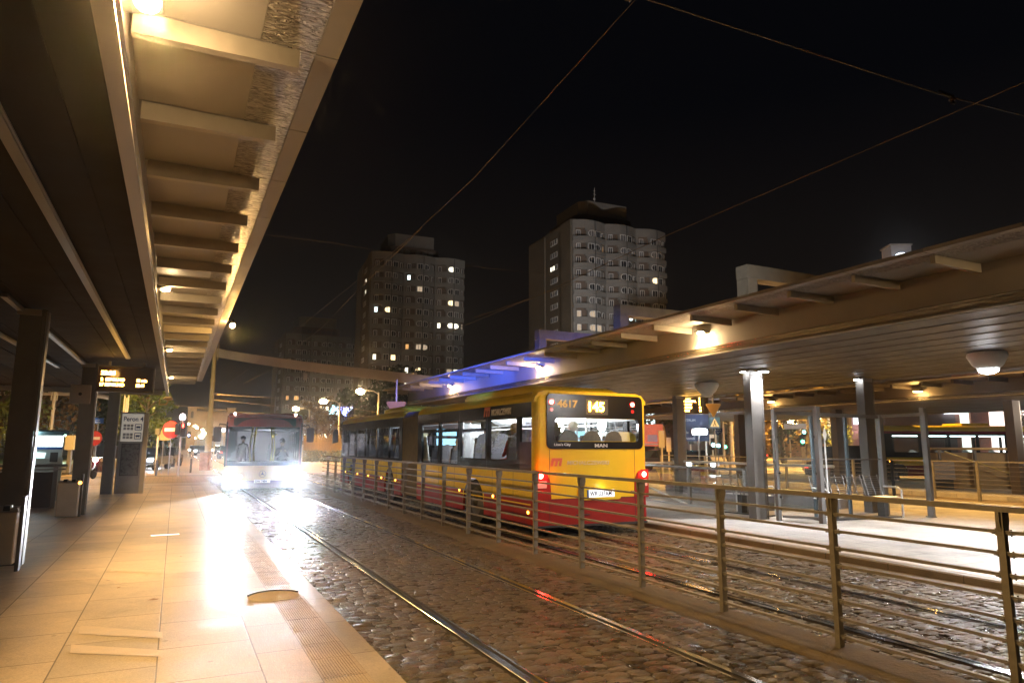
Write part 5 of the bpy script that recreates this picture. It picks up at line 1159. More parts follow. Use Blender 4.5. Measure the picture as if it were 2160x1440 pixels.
# the Peron 4 totem
t = thing('platform_sign', 'tall platform sign panel headed Peron 4 with pictogram rows and a dark timetable case', 'sign', (-1.22, 25.2, .15), R_(-4))
cream_s = mat('totem_cream', (.62, .58, .50), .45, emit=(1, .92, .8), es=.16); 
g = G(); g.box(-.38, .27, -.06, .06, 0, 2.55); g.build('body', mat('totem_grey', (.27, .26, .25), .5, var=.1), t)
g = G(); g.box(.272, .40, -.08, .08, 0, 2.52); g.build('side_post', mat('totem_post', (.50, .42, .28), .45), t)
g = G(); g.box(-.41, -.382, -.08, .08, 0, 2.6); g.build('side_post', steel, t)
g = G(); g.box(-.36, .255, -.075, -.062, 1.62, 2.50); hp = g.build('header_panel', cream_s, t)
navy = mat('navy_letters', (.03, .03, .12), .5); text('Peron 4', .20, navy, t, (-.32, -.080, 2.27), sx=.88, bold=.004)
for r_, z in ((0, 1.98), (1, 1.70)):
    g = G(); o_ = rr(.02, .22, z, z + .2, .02); i_ = rr(.04, .20, z + .02, z + .18, .015); n = len(o_); g.add([(a, -.078, b_) for a, b_ in o_] + [(a, -.078, b_) for a, b_ in i_], [(i, (i + 1) % n, n + (i + 1) % n, n + i) for i in range(n)])
    g.box(.06, .18, -.0785, -.0775, z + .07, z + .13); g.box(.075, .10, -.079, -.078, z + .045, z + .06); g.box(.14, .165, -.079, -.078, z + .045, z + .06); g.build('pictogram', navy, t)
    for q in range(2):
        for j in range(3): g = G(); g.box(-.30 + j * .10, -.225 + j * .10, -.0785, -.0775, z + .11 - q * .10, z + .185 - q * .10); g.build('line_box', mat('line_grey', (.30, .28, .27), .6), t)
g = G(); g.box(-.31, .22, -.085, -.062, .55, 1.56); c = g.build('timetable_case', mat('case_frame', (.05, .05, .05), .3), t)
g = G(); g.box(-.28, .19, -.089, -.0855, .58, 1.53); g.build('timetable', mat('timetable_paper', (.12, .115, .11), .3, var=.5, vs=14), c)
# ticket machine
t = thing('ticket_machine', 'ticket machine glowing white at the top, between the two nearest left columns', 'ticket machine', (-3.25, 22.9, .0), R_(12))
g = G(); g.box(-.42, .42, -.3, .3, .15, 1.32); g.prism([(-.30, 1.32), (.30, 1.32), (.30, 2.05), (-.30, 2.05)], -.42, .42, 'x') if False else g.box(-.42, .42, -.1, .3, 1.32, 1.95); g.build('body', mat('machine_grey', (.33, .38, .38), .4, .2), t, bevel=.015)
g = G(); g.prism([(-.46, 1.93), (-.46, 2.02), (.3, 2.08), (.3, 1.95)], -.5, .5, 'x'); g.build('hood', mat('machine_dark', (.03, .06, .07), .4), t)
g = G(); g.box(-.40, .40, -.125, -.102, 1.62, 1.90); g.build('lit_header', emat('machine_lit', (.9, 1, 1), 5), t)
g = G(); g.box(-.40, .40, -.127, -.102, 1.54, 1.60); g.build('blue_band', blue_s, t)
g = G(); g.prism([(-.38, 1.30), (.0, 1.30), (.02, 1.45), (-.36, 1.48)], -.33, -.31, 'y'); g.build('screen', emat('machine_screen', (.6, .9, .85), 1.2), t)
g = G(); g.box(.12, .3, -.33, -.31, 1.2, 1.46); g.box(-.2, .1, -.33, -.31, .5, .7); g.build('slots', black, t)
lamp('machine_light', 'POINT', (-3.4, 22.3, 2.0), 12, (.85, 1, 1), .1)
# stair parapet & railing behind it
t = thing('stair_railing', 'steel railing with a sloping handrail left of the second litter bin', 'railing', (-3.2, 19.8, .15))
g = G(); g.tube([(-3.5, -.2, 1.0), (-1.2, .1, 1.02), (.85, .35, 1.02)], .035, 8); g.tube([(-3.5, -.2, .93), (.85, .35, .93)], .02, 6); g.build('top_rail', steel, t)
for x in (-2.6, -.9, .62): g = G(); g.box(x - .05, x + .05, .25 + x * .1, .29 + x * .1, 0, 1.0); g.build('post', steel, t)
g = G(); g.tube([(-2.2, .35, .35), (-.35, .4, .92)], .022, 6); g.build('handrail', chrome, t)
g = G(); g.box(-3.4, .6, .7, .8, 0, .85); g.build('parapet', mat('brown_parapet', (.13, .09, .06), .7, var=.15), t)
# grey switch cabinet on a post
p = gr(148, 38); t = thing('switch_cabinet', 'pale switch cabinet mounted high on a post behind the second column', 'cabinet', p, FACE)
g = G(); g.box(-.25, .25, -.15, .15, 1.35, 2.15); g.build('box', mat('cabinet_pale', (.45, .40, .30), .5), t, bevel=.01); g = G(); g.box(-.09, .09, -.07, .07, 0, 1.35); g.build('post', steel, t); g = G(); g.box(-.20, .2, -.2, .2, 0, .12); g.build('foot', dsteel, t)
# round no-entry signs
def round_sign(px, py, d, r, label, two=True):
    c = atd(px, py, d); t = thing('no_entry_sign', label, 'road sign', (c.x, c.y, 0), FACE, 'no entry signs')
    g = G(); g.cyl((0, 0, 0), (0, 0, c.z + r), .03, None, 8); g.build('post', steel, t)
    g = G(); g.cyl((0, -.04, c.z), (0, -.06, c.z), r, None, 28); q = g.build('disc', red_s, t)
    g = G(); g.box(-r * .74, r * .74, -.066, -.061, c.z - r * .2, c.z + r * .2); g.build('white_bar', white, q)
round_sign(362, 906, 38, .48, 'big red no entry sign left of the red pedestrian signal')
round_sign(201, 924, 36, .38, 'red no entry sign seen between the second and third left columns')
def tri_sign(px, py, d, r, label, down=False, m=None, post=True, post_z=0.0, cat='road sign', pos=None, rz=FACE):
    c = atd(px, py, d); t = thing('yield_sign' if down else 'warning_sign', label, cat, (c.x, c.y, post_z if post else c.z), rz); z = c.z - post_z if post else 0
    s = -1 if down else 1; P_ = []
    for k in range(3):
        a = R_(90 + 120 * k); cx, cz = r * .86 * math.cos(a), r * .86 * math.sin(a) * s
        P_ += [(cx + r * .12 * math.cos(a + q), z + cz + s * r * .12 * math.sin(a + q)) for q in (-1.0, -.5, 0, .5, 1.0)]
    g = G(); g.prism(P_, -.05, -.03, 'y'); g.build('plate', m or orange_s, t)
    g = G(); g.box(-.025, .025, -.028, .02, 0 if post else -.1, z + (.3 if post else 1.0)); g.build('post', steel, t)
tri_sign(346, 918, 40, .50, 'pale back of a diamond shaped sign left of the big no entry sign')
tri_sign(836, 860, 24, .40, 'orange lit triangular sign pointing down just above the bus bellows', True, mat('orange_back', (.62, .36, .18), .5), False)
tri_sign(1504, 861, 24, .30, 'orange lit yield sign back pointing down beside the amber departures board', True, mat('orange_back2', (.50, .34, .14), .5), False)
# pedestrian signal
c = gr(379, 37); t = thing('pedestrian_signal', 'pedestrian signal showing a red figure on a pole beyond the left platform', 'traffic light', c, FACE)
g = G(); g.cyl((0, 0, 0), (0, 0, .35), .07, None, 10); g.cyl((0, 0, .3), (0, 0, 3.0), .05, None, 10); g.build('pole', mat('signal_pole', (.28, .22, .17), .5), t)
g = G(); g.box(.02, .30, -.16, .08, 2.1, 2.85); g.box(-.30, -.08, -.12, .1, 2.2, 2.8); g.build('housing', black, t, bevel=.02)
g = G(); g.ball((.17, -.19, 2.76), .04, 6); g.prism([(.14, 2.58), (.20, 2.58), (.215, 2.72), (.125, 2.72)], -.19, -.17, 'y'); g.build('red_figure', emat('red_figure', (1, .05, .03), 14), t)
g = G(); g.lathe([(.10, 3.0), (.16, 3.12), (.10, 3.3), (0, 3.34)], (0.02, 0, 0), 12); g.build('warning_globe', emat('globe_pink', (1, .75, .8), 12), t)
# blue road sign & others
p = atd(207, 887, 46); t = thing('road_sign', 'small dark blue road name sign between the second and third left columns', 'road sign', (p.x, p.y, 0), FACE)
g = G(); g.box(-.38, .38, -.03, 0, p.z - .18, p.z + .18); g.build('plate', blue_s, t); g = G(); g.cyl((0, .03, 0), (0, .03, p.z + .2), .03, None, 8); g.build('post', steel, t)
text('centrum', .13, white, t, (-.30, -.034, p.z + .01)); text('Wroclaw', .13, white, t, (-.30, -.034, p.z - .14))
# bollards joined by chains
bol = None; bp = [(333, 37), (303, 40), (188, 32), (240, 34.5), (165, 30), (405, 41), (110, 30)]
BL = ['bollard with a chain right of the platform sign, nearest the signal', 'short bollard behind the platform sign edge', 'bollard behind the second left column', 'bollard left of the platform sign behind the third column', 'bollard left of the second column', 'bollard between the signal and the tall mast', 'bollard by the ticket machine']
for k, (px, d) in enumerate(bp):
    p = gr(px, d)
    if bol is None:
        bol = thing('bollard', BL[0], 'bollard', p, 0, 'bollards with chains'); g = G(); g.cyl((0, 0, 0), (0, 0, .78), .055, None, 12); g.build('post', dsteel, bol); g = G(); g.lathe([(.06, .78), (.06, .82), (.03, .85), (0, .855)], (0, 0, 0), 12); g.cyl((0, 0, .6), (0, 0, .64), .065, None, 12); g.build('cap', dsteel, bol)
    else: copy_tree(bol, p, None, BL[k])
for k, (a, b_) in enumerate((((303, 40), (333, 37)), ((188, 32), (240, 34.5)), ((110, 30), (165, 30)))):
    a, b_ = Vector(gr(*a)), Vector(gr(*b_)); g = G(); g.tube([a.lerp(b_, i / 12) + Vector((0, 0, .66 - .32 * 4 * (i / 12) * (1 - i / 12))) for i in range(13)], .014, 5)
    tag(g.build('chain', dsteel), ['slack chain hanging right of the platform sign', 'slack chain between the second and third left columns', 'slack chain near the ticket machine'][k], 'chain', 'chains of the bollards')
# poles
for k, (px, pt, d, lb) in enumerate(((331, 905, 39, 'thin pole behind the lit tree, left of the no entry sign'), (451, 920, 44, 'short post with a grey box beside the tall mast'), (637, 930, 60, 'small roadside post at the right edge of the oncoming bus'))):
    p = gr(px, d); q = atd(px, pt, d); t = thing('post', lb, 'post', p, FACE); g = G(); g.cyl((0, 0, 0), (0, 0, q.z), .05, None, 8); g.build('pole', mastm, t); g = G(); g.box(-.12, .12, -.12, .02, q.z - .3, q.z + .05); g.build('box', mat('box_dim', (.2, .16, .13), .6), t)
p = gr(434, 45); t = thing('junction_box', 'reddish poster covered box at the foot of the tall mast', 'box', p, FACE); g = G(); g.box(-.28, .28, -.2, .2, 0, 1.15); g.build('body', mat('poster_box', (.4, .25, .2), .7, var=.4, vs=4), t, bevel=.02); g = G(); g.box(-.3, .3, -.22, .22, 1.15, 1.2); g.build('lid', steel, t)

# ================================================================== bridge gate at the end of the street
t = thing('bridge_gate', 'floodlit stone bridge gate with an arch and twin turrets at the end of the street', 'gate', (10, 250, 0))
gm = mat('gate_stone', (.45, .33, .20), .85, var=.2, vs=.2, bump=.3, bs=2)
g = G(); N_ = 16; x0, x1, ztop, zs, xc, ar = 3.4, 17.0, 12.2, 3.2, 10.2, 4.6
arc = [(xc - ar * math.cos(math.pi * k / N_), zs + ar * math.sin(math.pi * k / N_) * .9) for k in range(N_ + 1)]
for k in range(N_):
    (ax, az), (bx_, bz) = arc[k], arc[k + 1]; g.add([(ax, 250, az), (bx_, 250, bz), (bx_, 250, ztop), (ax, 250, ztop), (ax, 256, az), (bx_, 256, bz)], [(0, 1, 2, 3), (0, 4, 5, 1)])
g.box(x0, xc - ar, 250, 256, 0, ztop); g.box(xc + ar, x1, 250, 256, 0, ztop); g.build('arch_wall', gm, t, world=True)
for x in (3.0, 14.9):
    g = G(); g.box(x, x + 2.6, 249.3, 252, 0, 13.4); g.box(x - .2, x + 2.8, 249.1, 252.2, 13.4, 13.8); tr = g.build('turret', gm, t, world=True)
    g = G(); g.box(x + .9, x + 1.7, 249.2, 249.28, 10.2, 12); g.cyl((x + 1.3, 249.2, 12), (x + 1.3, 249.28, 12), .4, None, 12); g.build('niche', mat('niche_dark', (.05, .035, .03), .9), t, world=True)
g = G(); g.box(3, 17.5, 249.6, 250, 11.6, 12.0); g.box(5, 15.6, 249.6, 250, 12.2, 12.5); g.build('cornice', gm, t, world=True)
far_light((7, 232, 1.5), 9000, (1, .68, .32), (10, 250, 9), 110)

# ================================================================== cars
def car(px, d, rz, col, label, suv=False, head=0, tail=0, beam=0):
    p = gr(px, d); t = thing('parked_car' if not head else 'car', label, 'car', p, rz); cm = mat('car_paint_%s' % '_'.join('%02d' % int(c * 99) for c in col), col, .25, .2, coat=.6)
    H = 1.75 if suv else 1.45; hb = .95 if suv else .85
    pr = [(-2.2, .35), (-2.25, .75), (-2.05, hb + .03), (-1.7, hb + .08), (-1.35, H - .05), (-.9, H), (.4, H), (.75, H - .06), (1.25, hb + .08), (2.0, hb - .08), (2.2, .65), (2.2, .35)]
    g = G(); vs = []; n = len(pr)
    for x, s in ((-.88, 0), (-.80, 1), (.80, 1), (.88, 0)):
        pass
    lv = [(-.87, 0), (-.87, 0)]
    secs = [(-.87, .0), (.87, .0)]
    # body: lower hull then tapering cabin
    low = [(a, min(b_, hb + .06)) for a, b_ in pr]
    g.prism([(a, b_) for a, b_ in low], -.87, .87, 'x'); g.build('body', cm, t, bevel=.05)
    g = G(); cab = [(-1.72, hb + .05), (-1.35, H - .05), (-.9, H), (.4, H), (.75, H - .06), (1.25, hb + .05)]; n = len(cab)
    vs = [(-.80 + (.10 if z > hb + .1 else 0), y, z) for y, z in cab] + [(.80 - (.10 if z > hb + .1 else 0), y, z) for y, z in cab]
    g.add(vs, [(i, (i + 1) % n, n + (i + 1) % n, n + i) for i in range(n)] + [tuple(range(n))[::-1], tuple(range(n, 2 * n))]); g.build('glasshouse', mat('car_glass', (.015, .018, .02), .06, spec=.8), t)
    g = G(); g.prism([(-1.32, H - .03), (-.9, H + .015), (.4, H + .015), (.72, H - .03)], -.68, .68, 'x')
    for y in (-.5, .35): 
        for s in (-1, 1): g.bar((s * .79, y, hb + .05), (s * .70, y, H - .02), .05, .03)
    g.build('roof', cm, t)
    for y in (-1.35, 1.35):
        for s in (-1, 1): wheel(t, s * .62, y, .32, s)
    for s in (-1, 1):
        g = G(); g.box(s * .68 - .14, s * .68 + .14, 2.19, 2.215, .62, .78); g.build('headlight', emat('car_head', (.85, .93, 1), head) if head else mat('lamp_clear', (.5, .5, .5), .2), t)
        g = G(); g.box(s * .70 - .12, s * .70 + .12, -2.27, -2.24, .7, .85); g.build('tail_light', emat('car_tail', (1, .05, .03), tail) if tail else red_dim, t)
    if beam:
        d3 = Vector((-math.sin(rz), math.cos(rz), 0)); lamp('car_beam', 'SPOT', Vector(p) + d3 * 2.3 + Vector((0, 0, .65)), beam, HEAD, .1, target=Vector(p) + d3 * 12, spot=75)
    return t
TO = R_(180)  # nose towards the viewer
car(318, 46, R_(165), (.25, .27, .3), 'car with dazzling headlights right of the platform sign', head=160, beam=200)
car(350, 52, R_(170), (.1, .1, .12), 'second car with dazzling headlights beside the no entry sign', head=160, beam=200)
car(1803, 33, R_(-100), (.02, .02, .022), 'dark off-road car passing behind the glass shelter', suv=True, tail=3)
car(1395, 48, R_(75), (.05, .05, .06), 'dark car with one bright headlight just right of the yellow bus', head=60)
car(1462, 40, R_(150), (.04, .04, .05), 'dark car with a bright headlight below the blue direction sign', head=90)
car(1415, 62, R_(80), (.3, .3, .3), 'parked silver car far right of the yellow bus rear', head=0)
car(1570, 75, R_(20), (.2, .15, .1), 'parked car up the lit side street beside the bright column', tail=4)
car(462, 120, R_(170), (.1, .1, .1), 'far car with headlights under the bridge gate', head=60)
car(425, 105, R_(175), (.1, .1, .1), 'far car with headlights left of the tall mast', head=60)
car(410, 125, R_(175), (.1, .1, .1), 'farthest car with headlights under the left turret of the gate', head=60)
car(478, 80, R_(0), (.1, .1, .1), 'car with red tail lights half hidden by the left edge of the oncoming bus', tail=25)
# small lights along the street to the gate
for k in range(16):
    rnd = random.Random(k + 50); px = rnd.uniform(395, 462); d = rnd.uniform(120, 235); py = rnd.uniform(893, 925)
    street_lamp(px, py, -1 if k % 2 else 1, d, 'small distant street lamp in the cluster of lights below the bridge gate', 60, 0, 1.0, (1.0, .72, .4), r=.05, grp='distant lamps along the street to the gate', bulb=.3)
for (x, y) in ((9, 130), (3, 170), (14, 160)): lamp('street_spot', 'SPOT', (x, y, 8), 4500, SOD, .3, target=(x, y + .1, 0), spot=150)  # added spots that light this street, no lamp bodies
# scooter with headlight
p = gr(214, 34); t = thing('scooter', 'scooter with a blinding headlight facing the viewer behind the left columns', 'scooter', p, R_(160))
for y in (-.6, .6):
    g = G(); g.lathe([(.25, -.05), (.28, 0), (.25, .05)], (0, 0, 0), 18); o = g.build('wheel', rubber, t); o.location = (0, y, .28); o.rotation_euler = (0, R_(90), 0)
g = G(); g.prism([(-.7, .5), (-.75, .8), (-.1, .82), (.05, .45), (.3, .4), (.38, .95), (.5, .95), (.5, .35), (-.3, .28)], -.16, .16, 'x'); g.build('body', dkm, t, bevel=.03)
g = G(); g.tube([(-.3, .40, 1.05), (0, .45, 1.0), (.3, .40, 1.05)], .015, 6); g.tube([(0, .45, 1.0), (0, .6, .3)], .03, 6); g.tube([(.25, .42, 1.05), (.34, .45, 1.35)], .012, 5); g.ball((.34, .45, 1.4), .07, 6); g.build('handlebar', chrome, t)
g = G(); g.ball((0, .53, .92), .10, 10); g.build('headlight', emat('scooter_head', (.85, .95, 1), 160), t)
# ================================================================== right platform
# glass shelter
t = thing('glass_shelter', 'glass walled shelter with pale metal frames standing on the right platform', 'shelter', (11.6, 10.1, .15))
fr = mat('shelter_frame', (.26, .25, .24), .4, .5, var=.08)
def post(g, x, y, z0, z1, w=.08): g.box(x - w / 2, x + w / 2, y - w / 2, y + w / 2, z0, z1)
g = G(); post(g, -.02, .75, 0, 2.35); post(g, .42, .02, 0, 2.38, .10); g.bar((-.02, .75, 2.33), (.42, .02, 2.36), .08, .08); g.bar((.02, .68, .10), (.38, .08, .10), .05, .05); g.build('end_frame', fr, t)
g = G(); post(g, 3.35, .72, 0, 2.3, .12); post(g, 3.78, -.10, 0, 2.34, .09); g.bar((3.35, .72, 2.27), (3.78, -.1, 2.3), .07, .07); g.build('end_frame', fr, t)
g = G(); g.bar((-.02, .75, 2.28), (3.35, .72, 2.25), .06, .08); g.bar((0, .75, 1.28), (3.35, .72, 1.27), .03, .03); g.build('back_rail', fr, t)
g = G()
for x in (1.1, 2.2): post(g, x, .75, 0, 2.26, .06)
g.build('back_post', mat('blue_post', (.12, .16, .19), .4, .4), t)
g = G(); g.quad((-.02, .75, .16), (.42, .02, .16), (.42, .02, 2.3), (-.02, .75, 2.3)); g.build('end_glass', clear_g, t)
g = G(); g.quad((.0, .75, .2), (3.35, .72, .2), (3.35, .72, 2.24), (.0, .75, 2.24)); g.build('back_glass', clear_g, t)
g = G(); g.quad((3.35, .72, .16), (3.78, -.1, .16), (3.78, -.1, 2.3), (3.35, .72, 2.3)); g.build('end_glass', clear_g, t)
g = G(); d = Vector((.44, -.73, 0)).normalized(); a = Vector((-.02, .75, 0)) + d * .2; b_ = a + d * .45; nn = Vector((-.86, -.5, 0)) * .01
g.quad(a + nn + Vector((0, 0, 1.92)), b_ + nn + Vector((0, 0, 1.92)), b_ + nn + Vector((0, 0, 2.03)), a + nn + Vector((0, 0, 2.03))); g.build('white_label', white, t)
g = G()
for z in (1.0, .5, .25, 1.75):
    for q in (0, 1): g.ball(Vector((-.02, .75, z)) + Vector((.44, -.73, 0)) * (.08 + .84 * q) + nn, .028, 6)
g.build('glass_clamps', dsteel, t)
g = G(); g.add([(.60, .3, 1.62), (.66, .3, 1.80), (.60, .3, 1.98), (.54, .3, 1.80)], [(0, 1, 2, 3)]); g.bar((.60, .31, 0), (.60, .31, 1.7), .02, .02); o = g.build('diamond_sign', white, None); o.location = (11.55, 9.75, .15); tag(o, 'small white diamond sign beside the shelter frame corner', 'sign')
# benches
def bench(x, y, rz, label, n=3):
    t = thing('bench', label, 'bench', (x, y, .15), rz, 'wire benches'); L_ = .55 * n
    g = G()
    for k in range(12): g.tube([(0, -.02 - .035 * k, .45), (L_, -.02 - .035 * k, .45)], .008, 5)
    g.build('seat', chrome, t)
    for j in range(n):
        g = G()
        for k in range(10): zz = .52 + k * .04; g.tube([(j * .55 + .05, .02 + k * .012, zz), (j * .55 + .50, .02 + k * .012, zz)], .008, 5)
        for x_ in (.05, .27, .50): g.tube([(j * .55 + x_, .0, .45), (j * .55 + x_, .14, .92)], .012, 5)
        g.build('backrest', steel, t)
    for x_ in (.0, L_):
        g = G(); g.tube([(x_, .02, .66), (x_, -.35, .66), (x_, -.43, .60), (x_, -.43, .0)], .022, 8); g.build('armrest', chrome, t)
    for x_ in (.35, L_ - .35):
        g = G(); g.box(x_ - .06, x_ + .06, -.30, -.12, 0, .44); g.build('leg', dsteel, t)
    g = G(); g.box(-.05, L_ + .05, -.36, -.04, .0, .03); g.build('base', dsteel, t)
bench(12.5, 10.75, R_(-3), 'shiny wire bench with three curved backs inside the glass shelter', 4)
bench(11.9, 11.6, R_(95), 'wire bench seen edge on through the left shelter glass', 2)
t = thing('paper_cup', 'small pale cup standing on the platform by the shelter frame', 'cup', (12.15, 10.15, .15)); g = G(); g.lathe([(.05, 0), (.07, .12), (.065, .12), (.045, .01), (0, .01)], (0, 0, 0), 14); g.build('body', white, t)
t = thing('bottle', 'dark bottle beside the cup at the shelter frame', 'bottle', (12.32, 10.12, .15)); g = G(); g.lathe([(.04, 0), (.042, .18), (.015, .25), (.015, .32), (0, .32)], (0, 0, 0), 12); g.build('body', mat('brown_glass', (.08, .02, .01), .1), t)
# square post at right
g = G(); g.box(-.05, .05, -.05, .05, 0, 2.45); g.box(-.08, .08, -.08, .08, 0, .02); o = g.build('post', fr); o.location = (15.4, 10.04, .15); tag(o, 'slim grey square post right of the shelter in front of the far bus', 'post')
# departures board on the platform column
t = led_board((0, 0, 0), 0, 1.17, .72, 'large amber departures board beside the lit column of the right platform', [('10 LESNICA', '3'), (' 4 OPOROWSKA', '5'), ('12 SEPOLNO', '9'), ('33 PILCZYCE', '11'), ('19 KRZYKI', '14')], None, .085, 26, .2)
c = atd(1461, 852, 24.5); t.location = (c.x, c.y, c.z - .36); t.rotation_euler = (0, 0, FACE)
g = G(); g.box(-.5, .15, -.012, -.005, .73, .84); g.build('top_strip', emat('board_top', (1, .6, .2), 20), t)
lamp('board_glow', 'POINT', (t.location.x - .3, t.location.y - .6, 3.1), 10, (1, .5, .1), .1)
# notice on column
c = atd(1431, 886, 20.9)
g = G(); g.box(-.10, .10, -.01, 0, -.16, .16); o = g.build('notice', mat('notice_paper', (.5, .45, .42), .6)); o.location = (11.46, 18.19, 2.42); tag(o, 'small paper notice stuck on the lit column below its lamp', 'notice')
g = G(); g.box(-.075, .075, -.012, -.0101, -.02, .09); g.tube([(.05 * math.cos(k * .52), -.014, .02 + .05 * math.sin(k * .52)) for k in range(13)], .006, 4); g2 = g.build('print', mat('print_brown', (.25, .18, .15), .6), o)
# stairwell glass balustrade
t = thing('stair_balustrade', 'glass and steel balustrade round the stairwell between the two lit columns', 'railing', (12.3, 12.5, .15))
g = G(); g.tube([(0, 0, 1.0), (0, 6.1, 1.0)], .035, 8); g.build('top_rail', steel, t)
g = G(); g.tube([(2.95, -.1, 1.05), (2.95, 5.9, 1.05)], .04, 8); g.tube([(0, 6.1, 1.0), (2.95, 6.1, 1.0)], .035, 8); g.build('top_rail', chrome, t)
for x, y in ((0, 0), (0, 2.0), (0, 4.1), (0, 6.1), (2.95, .1), (2.95, 2.9), (2.95, 5.9)):
    g = G(); g.box(x - .035, x + .035, y - .05, y + .05, 0, .98); g.build('post', steel, t)
g = G(); g.quad((0, 0.05, .08), (0, 6.05, .08), (0, 6.05, .9), (0, .05, .9)); g.quad((2.95, .1, .08), (2.95, 5.9, .08), (2.95, 5.9, .95), (2.95, .1, .95)); g.build('glass', clear_g, t)
g = G(); g.tube([(.12, 5.9, .82), (.12, .6, -.35)], .028, 8); g.build('handrail', chrome, t)
g = G(); g.box(-.06, .06, -.05, 6.2, 0, .05); g.box(2.9, 3.0, -.05, 6.2, 0, .34); g.build('kerb_wall', conc, t)
g = G(); g.box(2.86, 3.3, -.3, 6.6, 0, .30); g.build('low_wall', mat('low_wall', (.38, .36, .38), .7, var=.1), t)
# far fence of the right platform & small bollard posts
def fence2(p0, p1, n, label, hgt=1.1, rails=7):
    p0, p1 = Vector(p0), Vector(p1); t = thing('fence', label, 'fence', p0)
    d = p1 - p0
    g = G(); g.bar((0, 0, hgt), d + Vector((0, 0, hgt)), .05, .04); g.build('top_rail', fence_m, t)
    for k in range(rails - 1): g = G(); z = hgt - .14 * (k + 1); g.bar((0, 0, z), d + Vector((0, 0, z)), .02, .012); g.build('rail', fence_m, t)
    for k in range(n + 1): g = G(); q = d * (k / n); g.box(q.x - .04, q.x + .04, q.y - .04, q.y + .04, 0, hgt); g.build('post', fence_m, t)
fence2((22.0, 28, 0), (22.9, 16.2, 0), 8, 'dark rail fence beyond the stairwell, seen under the bright column', 1.25)
fence2((22.9, 16.2, 0), (23.6, 6.5, 0), 7, 'brown rail fence in front of the far yellow bus at the right', 1.25)
sheet('road', [(20.2, 8), (26, 8), (24.5, 33), (19.9, 31)], .010, mat('track_lane', (.26, .20, .13), .6, var=.3, vs=1, bump=.4))
g = G(); g.box(24.0, 34, 4, 30, 0, .15); struct(g.build('platform', plat2_m))
for k, x in enumerate((20.9, 22.3)):
    g = G(); g.prism([(x - .03, .012), (x + .03, .012), (x + .03, .03), (x - .03, .03)], 6, 34, 'y'); tag(g.build('tram_rail', railm), ['farther left rail beyond the right platform', 'farther right rail beyond the right platform'][k], 'tram rail', 'rails beyond the right platform')
sheet('snowy_strip', [(20.3, 8), (20.6, 8), (20.2, 22), (19.95, 22)], .16, mat('pale_kerb', (.5, .52, .52), .5)) 
# second, farther canopy
rc2 = thing('canopy', 'second darker canopy farther right, seen beneath the near right canopy', 'canopy', (23.35, 6.0, 0))
def boxw(nm, m, parent, *a): g = G(); g.box(*a); return g.build(nm, m, parent, world=True)
dk2 = mat('far_canopy_sheet', (.055, .042, .042), .6, .1, var=.15, vs=1)
boxw('roof', dk2, rc2, 23.35, 33.25, 4.0, 32.75, 3.95, 4.05); boxw('ceiling', dk2, rc2, 23.41, 33.15, 4.05, 33.9, 3.30, 3.34)
boxw('fascia_beam', dk2, rc2, 23.31, 23.39, 4.0, 32.75, 3.45, 3.94)
g = G(); 
for j in range(3): g.prism([(23.29, 3.32 + j * .04), (23.275, 3.33 + j * .04), (23.29, 3.345 + j * .04), (23.31, 3.345 + j * .04), (23.31, 3.32 + j * .04)], 4, 34, 'y')
g.build('gutter_profile', groove, rc2, world=True)
boxw('end_fascia', dk2, rc2, 23.41, 33.25, 3.9, 4.0, 3.3, 4.0)
for k in range(28):
    g = G(); g.box(22.25, 23.3, 5 + k * 1.05, 5 + k * 1.05 + .09, 3.72, 3.85); g.build('rib', dk2, rc2, world=True)
boxw('overhang_sheet', dk2, rc2, 22.05, 23.31, 4.0, 32.75, 3.86, 3.9)
for y in (6.5, 13.5, 20.5, 26.25):
    g = G(); g.box(25.55, 25.95, y, y + .3, .15, 3.3); g.build('column', mat('far_column', (.09, .065, .05), .6), rc2, world=True)
    g = G(); g.box(25.951, 26, y, y + .02, .15, 3.3); g.build('column_flange', steel, rc2, world=True)
for y in (15.2, 21.8):
    g = G(); g.box(23.05, 23.25, y - .12, y + .12, 3.62, 3.72); l_ = g.build('lamp', dsteel, rc2, world=True); g = G(); g.box(23.05 - 23.35, 23.25 - 23.35, y - .1 - 6, y + .1 - 6, 3.605, 3.618); g.build('bulb', sod_glow, l_)
    lamp('lamp_light', 'POINT', (23.05, y, 3.5), 45, SOD, .05)
led_board((25.6, 12.6, 2.35), FACE, .95, .9, 'small amber departures board under the farther canopy behind the slim grey post', [('10 BISKUPIN', ''), (' 2 SEPOLNO', ''), (' 4 BISKUPIN', ''), ('16 ZOO', '')], '33', .11, 12, .1)
p = atd(1935, 880, 30)
# added point light under the far canopy, brightens the ground
lamp('far_platform_fill', 'POINT', (28, 12, 3.0), 150, (1, .8, .6), .2)
# third bus, side on
p0, p1 = atd(1868, 960, 34), atd(2330, 975, 34); dv = Vector((p1.x - p0.x, p1.y - p0.y, 0)); rz = math.atan2(dv.y, dv.x)
T3 = thing('city_bus', 'yellow bus standing side on at the far right beyond the railings', 'bus', (p0.x, p0.y, 0), rz); Ln = 12.0
wn3 = [(.4 + k * 1.45, .4 + k * 1.45 + 1.3, 1.45, 2.28) for k in range(8)]
g = G(); g.wall('y', 0, 0, Ln, .3, 2.55, wn3 + [(2.3, 3.3, .3, .95), (9, 10, .3, .95)], .05, lambda u, v: 0 if v < .8 and u < 4 else (1 if v < 1.2 or v > 2.5 else 2), vsplit=(.8, 1.2, 2.3, 2.5), usplit=(4,)); g.wall('y', 2.5, 0, Ln, .3, 2.55, wn3, -.05, lambda u, v: 1 if v < 1.2 else 2, vsplit=(1.2,))
g.box(0, .06, .051, 2.449, .3, 2.55, 1); g.box(Ln - .06, Ln, .051, 2.449, .3, 2.55, 1); g.build('body', [mar, yel, blk], T3)
